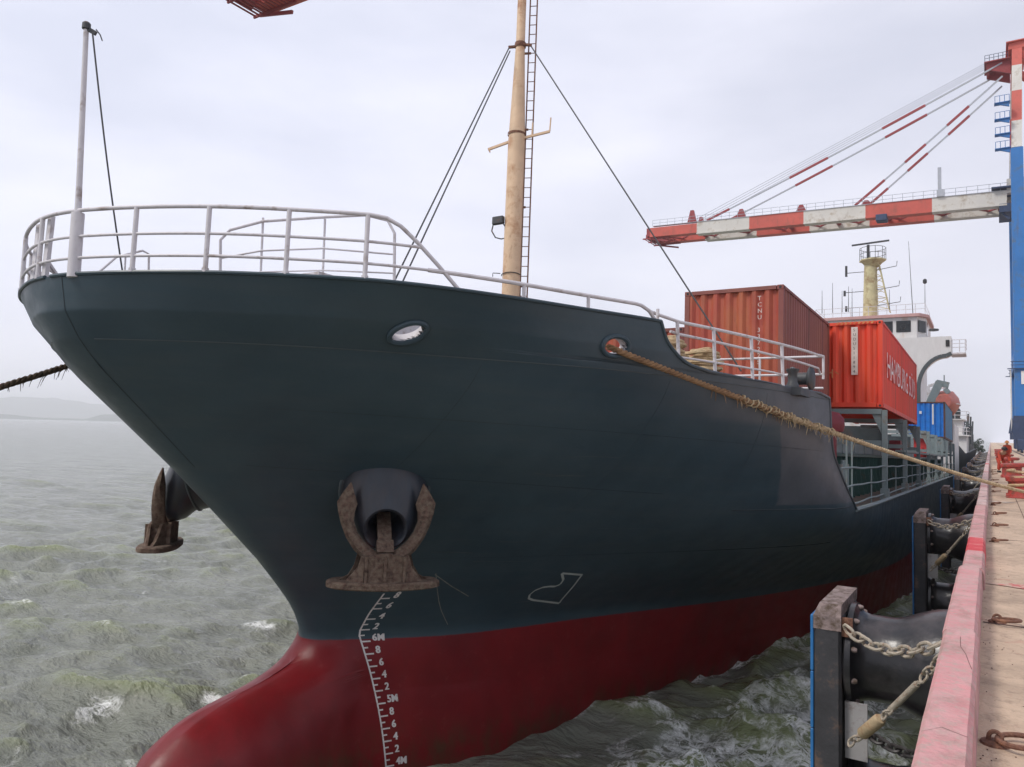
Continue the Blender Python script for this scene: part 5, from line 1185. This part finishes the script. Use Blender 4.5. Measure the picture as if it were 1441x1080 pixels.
    for z in (49.2, 51.4, 53.7, 56.2):
        q = MB(); q.prism([(x-2.6, y-8.6, z), (x-.8, y-8.6, z), (x-.8, y-8.6, z-.7)], (0, .3, 0)); q.box((x-2.7, y-8.8, z), (x-.7, y-7.6, z+.10))
        for k in range(4): q.tube([(x-2.6+.6*k, y-8.7, z), (x-2.6+.6*k, y-8.7, z+1.1)], .04, 4)
        q.tube([(x-2.6, y-8.7, z+1.1), (x-.8, y-8.7, z+1.1)], .04, 4); part(q, 'stair_platform', M['crane_blue'])
    for z in (20, 30, 40, 50, 55, 60):
        q = MB(); q.box((x+1.2, y-9.1, z), (x+3.6, y-7, z+.15)); q.box((x+1.4, y-8.9, z+.2), (x+3.2, y-7.2, z+1.3)); part(q, 'stair_landing', M['crane_dark'])
    q = MB(); q.bevbox((x+6, y-4.5, 47), (x+17, y+4.5, 51.5), .2); part(q, 'machinery_house', M['crane_white'])
    q = MB(); q.tube([(x-1.2, y-9, 7), (x-1.2, y-9, 16)], .08, 5); part(q, 'cable_conduit', M['crane_white'])
    return t
cr = crane(); cr.location.x += .5
c2_ = copy_tree(cr); c2_.location = (3.3, 41.5, DZ); c2_['label'] = 'dark red tip of a nearer crane boom poking in at the top of the picture'

# ------------------------------------------------------------------ vessel moored ahead and what lies beyond
fs_ = thing('moored_vessel', 'dark hulled vessel with a white deckhouse moored beyond our ship', 'ship', (-8, 150, 0))
q = MB(); vs = []; rows = 9
secs = [(104, .02), (105, .35), (107, .62), (110, .82), (115, .95), (122, 1), (180, 1), (190, .8)]
for y, b in secs:
    for z, f in ((-.6, .72), (0, .78), (1.2, .9), (2.6, .97), (4.0 if y > 112 else 5.2, 1.0)): vs.append((-8-5.5*b*f, y+(1.6*(1-f)*6 if y < 112 else 0), z))
    for z, f in ((4.0 if y > 112 else 5.2, 1.0), (2.6, .97), (1.2, .9), (0, .78), (-.6, .72)): vs.append((-8+5.5*b*f, y+(1.6*(1-f)*6 if y < 112 else 0), z))
q.add(vs, [(i*10+k, i*10+(k+1) % 10, (i+1)*10+(k+1) % 10, (i+1)*10+k) for i in range(len(secs)-1) for k in range(10)]+[tuple(range(10))[::-1], tuple((len(secs)-1)*10+k for k in range(10))], 0, True); q.build('hull', M['boat_green'], fs_)
q = MB(); q.box((-12, 118, 4), (-2.7, 128, 6.3)); q.box((-11.5, 118.5, 6.3), (-3.2, 127, 8.4)); q.box((-12.2, 117.5, 6.25), (-2.4, 128.5, 6.42)); q.box((-11.8, 118, 8.4), (-2.9, 127.5, 8.56)); dh = q.build('deckhouse', M['house'], fs_)
for z in (4.9, 7.0):
    for k in range(6): q = MB(); q.box((-4.6-1.25*k, 117.92 if z < 6 else 118.42, z), (-3.9-1.25*k, 118.05 if z < 6 else 118.55, z+.75)); q.build('window', M['glass'], dh)
for z in (6.4, 8.55):
    q = MB()
    for k in range(8): q.tube([(-12+1.33*k, 117.6, z), (-12+1.33*k, 117.6, z+1)], .04, 4)
    for h in (.5, 1): q.tube([(-12, 117.6, z+h), (-2.5, 117.6, z+h), (-2.5, 128, z+h)], .04, 4)
    q.build('deck_rail', M['white'], fs_)
q = MB(); q.lathe([(.7, 0), (.8, .8), (.8, 1.3), (.5, 1.7)], (-4.2, 120, 8.5), n=14); q.build('funnel', M['boat_green'], fs_)
q = MB(); q.tube([(-6.8, 121, 8.5), (-6.8, 121, 12)], .12, 6); q.bar((-8, 121, 10.6), (-5.6, 121, 10.6), .1, .1); q.build('mast', M['dark_steel'], fs_)
for k in range(8):
    y = 134+k*6; q = MB(); h = 5.9+1.5*math.sin(k*1.9); q.box((-6.2, y, 4), (-2.9, y+3.5, h)); q.tube([(-3.2, y, 4), (-3.0, y+2, h+2.6)], .16, 5); q.tube([(-3.8, y+2, h), (-3.6, y+3.5, h+1.7)], .2, 5); q.tube([(-3.2, y, h+1.2), (-4.6, y+3, h+2.2)], .1, 5); q.build('deck_gear', M['boat_green'], fs_)
def tree(x, y, z, h, label, seed):
    rnd = random.Random(seed); t = thing('tree', label, 'tree', (x, y, z), None, 'trees beyond the end of the berth')
    q = MB(); q.tube([(x, y, z), (x+.2, y, z+h*.4), (x, y+.2, z+h*.8)], [h*.05, h*.035, h*.01], 7)
    for k in range(5): a = k*1.3; q.tube([(x+.1, y, z+h*(.3+.1*k)), (x+h*.25*math.cos(a), y+h*.25*math.sin(a), z+h*(.55+.09*k))], [h*.02, h*.006], 5)
    q.build('trunk', M['bark'], t); q = MB()
    cl = [(rnd.gauss(0, .2)*h, rnd.gauss(0, .2)*h, h*rnd.uniform(.35, .95), h*rnd.uniform(.1, .2)) for _ in range(14)]
    for cx_, cy_, cz_, r in cl:
        for _ in range(170):
            d = Vector((rnd.gauss(0, 1), rnd.gauss(0, 1), rnd.gauss(0, 1))).normalized()*r*rnd.uniform(.6, 1.1); p = Vector((x+cx_, y+cy_, z+cz_))+d; u = Vector((rnd.gauss(0, 1), rnd.gauss(0, 1), rnd.gauss(0, 1))).normalized(); v = u.orthogonal().normalized(); s = h*.03
            q.add([p-u*s, p+v*s*.6, p+u*s, p-v*s*.6], [(0, 1, 2, 3)])
    q.build('crown', M['leaf'], t)
for i, (x, y, h) in enumerate([(-5.2, 215, 4.6), (-3.6, 235, 3.9), (-7.5, 228, 5.6)]):
    tree(x, y, 1.5, h, ['round dark tree nearest the far deckhouse', 'smallest dark tree closest to the quay edge beyond the berth', 'tallest dark tree at the back beyond the berth'][i], 11+i)
q = MB(); q.box((-9, 205, -1), (-.33, 260, 1.5)); q.prism([(-9, 205, 1.5), (-9, 202, -1), (-.33, 202, -1), (-.33, 205, 1.5)], (0, .01, 0)); tag(q.build('ground', M['wall']), 'low bank at the end of the berth', kind='structure')
q = MB(); q.box((10, 400, DZ), (70, 430, DZ+2.9)); q.prism([(9.5, 399.5, DZ+2.9), (70.5, 399.5, DZ+2.9), (70.5, 415, DZ+4), (9.5, 415, DZ+4)], (0, .05, 0))
for k in range(8): q.box((13+7*k, 399.9, DZ), (16+7*k, 400, DZ+2.2))
sh_ = q.build('storage_shed', M['yellow_wall'], None, (40, 415, DZ)); tag(sh_, 'low pale yellow shed far along the quay behind the blue crane leg', 'shed')
# hills across the water
def hills(name, az0, az1, r, depth, prof, seed):
    q = MB(); nA, nD = 120, 10; vs = []
    for j in range(nD+1):
        for i in range(nA+1):
            az = R_(az0+(az1-az0)*i/nA); t = i/nA; rr = r+depth*j/nD; h = lin(prof, t)*math.sin(math.pi*j/nD)**.8
            h *= 1+.25*noise.noise(Vector((t*14, j*.5, seed)))+.12*noise.noise(Vector((t*50, j*.8, seed)))
            vs.append((-rr*math.sin(az), rr*math.cos(az), -1+max(0, h)))
    q.add(vs, [(j*(nA+1)+i, j*(nA+1)+i+1, (j+1)*(nA+1)+i+1, (j+1)*(nA+1)+i) for j in range(nD) for i in range(nA)], 0, True)
    tag(q.build(name, M['hill']), 'low hazy hills across the water', kind='structure')
hills('hills', 52, 82, 4300, 900, [(0, 34), (.1, 40), (.3, 38), (.33, 10), (.42, 12), (.5, 30), (.62, 44), (.8, 40), (1, 60)], 1)
hills('hills', 40, 84, 7600, 1600, [(0, 60), (.3, 120), (.45, 150), (.55, 200), (.62, 215), (.72, 150), (.85, 60), (1, 90)], 5)

# ------------------------------------------------------------------ water
rng = np.random.default_rng(5)
def axis(c, near, far, n):
    """grid lines: fine near c, growing to far"""
    t = np.linspace(-1, 1, n); kk = 9.2; return c+np.sinh(t*kk)/math.sinh(kk)*far
def graded(lo, hi, step, far_lo, far_hi, grow=1.032):
    mid = np.arange(lo, hi+1e-6, step); L1 = []; v, d = lo, step
    while v > far_lo: d *= grow; v -= d; L1.append(v)
    L2 = []; v, d = hi, step
    while v < far_hi: d *= grow; v += d; L2.append(v)
    return np.array(L1[::-1]+list(mid)+L2)
gx = graded(-27, -.2, .095, -9500, -.3); gy = graded(2.5, 33, .095, -2400, 9500)
X, Y = np.meshgrid(gx, gy)
dxs = np.gradient(gx)[None, :]*np.ones_like(Y); dys = np.gradient(gy)[:, None]*np.ones_like(X)
H = np.zeros_like(X); DX = np.zeros_like(X); DY = np.zeros_like(X)
main = R_(-62)
for i in range(110):
    lam = .35*(12/.35)**rng.random(); th = main+rng.normal(0, .5 if lam > 2 else .9); kx, ky = math.cos(th)*2*math.pi/lam, math.sin(th)*2*math.pi/lam
    amp = .0125*lam**.62*rng.uniform(.5, 1.3) if lam < 3.2 else .021*(3.2/lam)**.8; ph = rng.random()*6.28
    sp_ = np.abs(math.cos(th))*dxs+np.abs(math.sin(th))*dys; att = np.clip((lam/sp_-2.2)/3, 0, 1)
    arg = kx*X+ky*Y+ph; H += amp*att*np.sin(arg); c = amp*att*np.cos(arg)*.95; DX += c*math.cos(th); DY += c*math.sin(th)
grp = .75+.35*np.sin(X*.21+Y*.13+1)*np.sin(X*.09-Y*.17)
# livelier chop between the hull and the quay
chop = np.exp(-((X+3.0)/2.6)**2)*np.clip((Y-2)/4, 0, 1)*np.clip((40-Y)/20, 0, 1)
Hn = H*grp*1.25*(1+.75*chop)
for i in range(26):
    lam = rng.uniform(.5, 1.9); th = rng.uniform(0, 6.28); arg = (math.cos(th)*X+math.sin(th)*Y)*2*math.pi/lam+rng.random()*6.28; sp_ = np.maximum(dxs, dys)
    Hn += chop*np.clip((lam/sp_-2.2)/3, 0, 1)*.012*lam*(1-np.abs(np.sin(arg)))*2
PX, PY = X+DX*grp*1.0, Y+DY*grp*1.0; PX[:, -1] = -.2
crest = np.clip((Hn-.14)/.16, 0, 1)
foam_zone = np.clip(np.exp(-((X+2.9)/1.9)**2)*np.clip((Y-3.5)/3, 0, 1)*np.clip((30-Y)/14, 0, 1), 0, 1)
foam_zone = np.maximum(foam_zone*.8, 1.0*np.exp(-((X+4.2)/1.5)**2-((Y-12.3)/2.2)**2)); foam_zone = np.maximum(foam_zone, .9*np.exp(-((X+5.3)/.6)**2-((Y-20)/1.6)**2))
hullx = np.interp(Y, [9.8, 11.6, 14.3, 18, 22, 26, 30, 36], [-8.85, -7.85, -7.0, -5.8, -4.6, -3.4, -2.8, -2.6]); foam_zone = np.maximum(foam_zone, .62*np.exp(-((X-hullx)/.22)**2)*(Y > 9.5)*(Y < 60))
blobs = [(-17.5, 14.5, .9, .28), (-13.6, 10.2, .5, .2), (-21, 22, .7, .3), (-15.2, 8.6, .35, .5), (-16.5, 20, 1.2, .2), (-12.3, 15, .6, .3), (-25, 30, 1, .4), (-14.3, 12.6, .7, .16)]
cap = np.zeros_like(X)
for bx, by_, sx_, sy_ in blobs: cap = np.maximum(cap, np.exp(-((X-bx+.4*(Y-by_))/sx_)**2-((Y-by_)/sy_)**2))
foam = np.clip(np.maximum(np.maximum(foam_zone*.9, cap*.72), crest*.55*np.clip(1.2-np.hypot(X, Y)/60, 0, 1)), 0, 1)
ny_, nx_ = X.shape; vv = np.stack([PX, PY, Hn], -1).reshape(-1, 3)
ii = (np.arange(ny_-1)[:, None]*nx_+np.arange(nx_-1)[None, :]).ravel(); ff = np.stack([ii, ii+1, ii+nx_+1, ii+nx_], -1)
me = bpy.data.meshes.new('water'); me.vertices.add(len(vv)); me.vertices.foreach_set('co', vv.ravel()); me.loops.add(ff.size); me.loops.foreach_set('vertex_index', ff.ravel().astype(np.int32))
me.polygons.add(len(ff)); me.polygons.foreach_set('loop_start', np.arange(0, ff.size, 4, dtype=np.int32)); me.polygons.foreach_set('loop_total', np.full(len(ff), 4, dtype=np.int32)); me.polygons.foreach_set('use_smooth', np.ones(len(ff), dtype=bool)); me.update(); me.validate()
at = me.attributes.new('foam', 'FLOAT', 'POINT'); at.data.foreach_set('value', foam.ravel().astype(np.float32))
at = me.attributes.new('height', 'FLOAT', 'POINT'); at.data.foreach_set('value', Hn.ravel().astype(np.float32))
wt = bpy.data.objects.new('water', me); COL.objects.link(wt); tag(wt, 'choppy grey green harbour water', kind='structure')
m = bpy.data.materials.new('sea_water'); m.use_nodes = True; t = m.node_tree; b = t.nodes['Principled BSDF']; A = t.nodes.new; K = t.links.new
tcn = A('ShaderNodeTexCoord')
def noi(scale, det, rough=.6, dist=0., st=(1, 1, 1)):
    mpn = A('ShaderNodeMapping'); mpn.inputs['Scale'].default_value = st; mpn.inputs['Rotation'].default_value = (0, 0, R_(28)); K(tcn.outputs['Object'], mpn.inputs[0])
    x = A('ShaderNodeTexNoise'); x.inputs['Scale'].default_value = scale; x.inputs['Detail'].default_value = det; x.inputs['Roughness'].default_value = rough; x.inputs['Distortion'].default_value = dist; K(mpn.outputs[0], x.inputs['Vector']); return x.outputs['Fac']
def mth(op, a, c=None, c2=None):
    x = A('ShaderNodeMath'); x.operation = op
    for s, i in ((a, 0), (c, 1), (c2, 2)):
        if s is None: continue
        if isinstance(s, (int, float)): x.inputs[i].default_value = s
        else: K(s, x.inputs[i])
    return x.outputs[0]
fa = A('ShaderNodeAttribute'); fa.attribute_name = 'foam'; ha = A('ShaderNodeAttribute'); ha.attribute_name = 'height'
# lacy foam: thin ridges of distorted noise plus broken patches
n1_ = noi(1.5, 6, .55, 1.6); ridge = mth('SUBTRACT', 1.0, mth('MULTIPLY', mth('ABSOLUTE', mth('SUBTRACT', n1_, .5)), 14.0))
n2_ = noi(3.4, 6, .6, 1.2); ridge2 = mth('SUBTRACT', 1.0, mth('MULTIPLY', mth('ABSOLUTE', mth('SUBTRACT', n2_, .5)), 14.0))
patch = mth('MULTIPLY', mth('SUBTRACT', noi(1.3, 9, .78, .6), .58), 7.0)
lace = mth('MAXIMUM', mth('MAXIMUM', ridge, mth('MULTIPLY', ridge2, .8)), patch)
gate = mth('MULTIPLY', mth('SUBTRACT', mth('ADD', mth('MULTIPLY', fa.outputs['Fac'], .95), mth('MULTIPLY', noi(.75, 7, .68, .8), 2.4)), 1.52), 2.6)
cl = A('ShaderNodeClamp'); K(mth('MULTIPLY', mth('MINIMUM', mth('MAXIMUM', lace, 0), 1), mth('MINIMUM', mth('MAXIMUM', gate, 0), 1)), cl.inputs[0])
r1 = A('ShaderNodeValToRGB'); r1.color_ramp.elements[0].position = .3; r1.color_ramp.elements[0].color = (.14, .15, .118, 1); r1.color_ramp.elements[1].position = .75; r1.color_ramp.elements[1].color = (.24, .25, .205, 1); K(noi(.35, 4), r1.inputs[0])
mr = A('ShaderNodeMapRange'); mr.inputs[1].default_value = .02; mr.inputs[2].default_value = .24; K(ha.outputs['Fac'], mr.inputs[0])
mm = A('ShaderNodeMix'); mm.data_type = 'RGBA'; K(mth('MULTIPLY', mr.outputs[0], .6), mm.inputs[0]); K(r1.outputs[0], mm.inputs[6]); mm.inputs[7].default_value = (.20, .235, .085, 1)
mf = A('ShaderNodeMix'); mf.data_type = 'RGBA'; K(cl.outputs[0], mf.inputs[0]); K(mm.outputs[2], mf.inputs[6]); mf.inputs[7].default_value = (.88, .89, .87, 1)
K(mf.outputs[2], b.inputs['Base Color']); rr = mth('ADD', mth('MULTIPLY', cl.outputs[0], .6), .10); K(rr, b.inputs['Roughness']); b.inputs['IOR'].default_value = 1.33
bp = A('ShaderNodeBump'); bp.inputs['Strength'].default_value = .65; bp.inputs['Distance'].default_value = .10
K(mth('ADD', mth('MULTIPLY', noi(4.2, 5, .55, .3, (1, 2.4, 1)), 1.0), mth('MULTIPLY', noi(11, 4, .6, .2, (1, 1.6, 1)), .22)), bp.inputs['Height']); 
bp2 = A('ShaderNodeBump'); bp2.inputs['Strength'].default_value = .8; bp2.inputs['Distance'].default_value = .45; K(mth('ADD', noi(.35, 5, .6, .1, (1, 2.4, 1)), mth('MULTIPLY', noi(1.2, 4, .6, .2, (1, 2.2, 1)), .45)), bp2.inputs['Height']); K(bp2.outputs[0], bp.inputs['Normal'])
K(bp.outputs[0], b.inputs['Normal']); me.materials.append(m)

# ------------------------------------------------------------------ haze
q = MB(); q.box((-9800, -2500, -6), (9800, 9800, 260)); hz = q.build('haze', M['white']); tag(hz, 'thin sea haze over the harbour', kind='stuff')
m = bpy.data.materials.new('haze'); m.use_nodes = True; t = m.node_tree; t.nodes.clear(); o_ = t.nodes.new('ShaderNodeOutputMaterial'); pv = t.nodes.new('ShaderNodeVolumePrincipled')
pv.inputs['Color'].default_value = (.97, .98, 1, 1); pv.inputs['Density'].default_value = .00026; pv.inputs['Anisotropy'].default_value = .2
t.links.new(pv.outputs[0], o_.inputs['Volume']); hz.data.materials.clear(); hz.data.materials.append(m)

for o in bpy.data.objects:
    if '_o' in o: del o['_o']
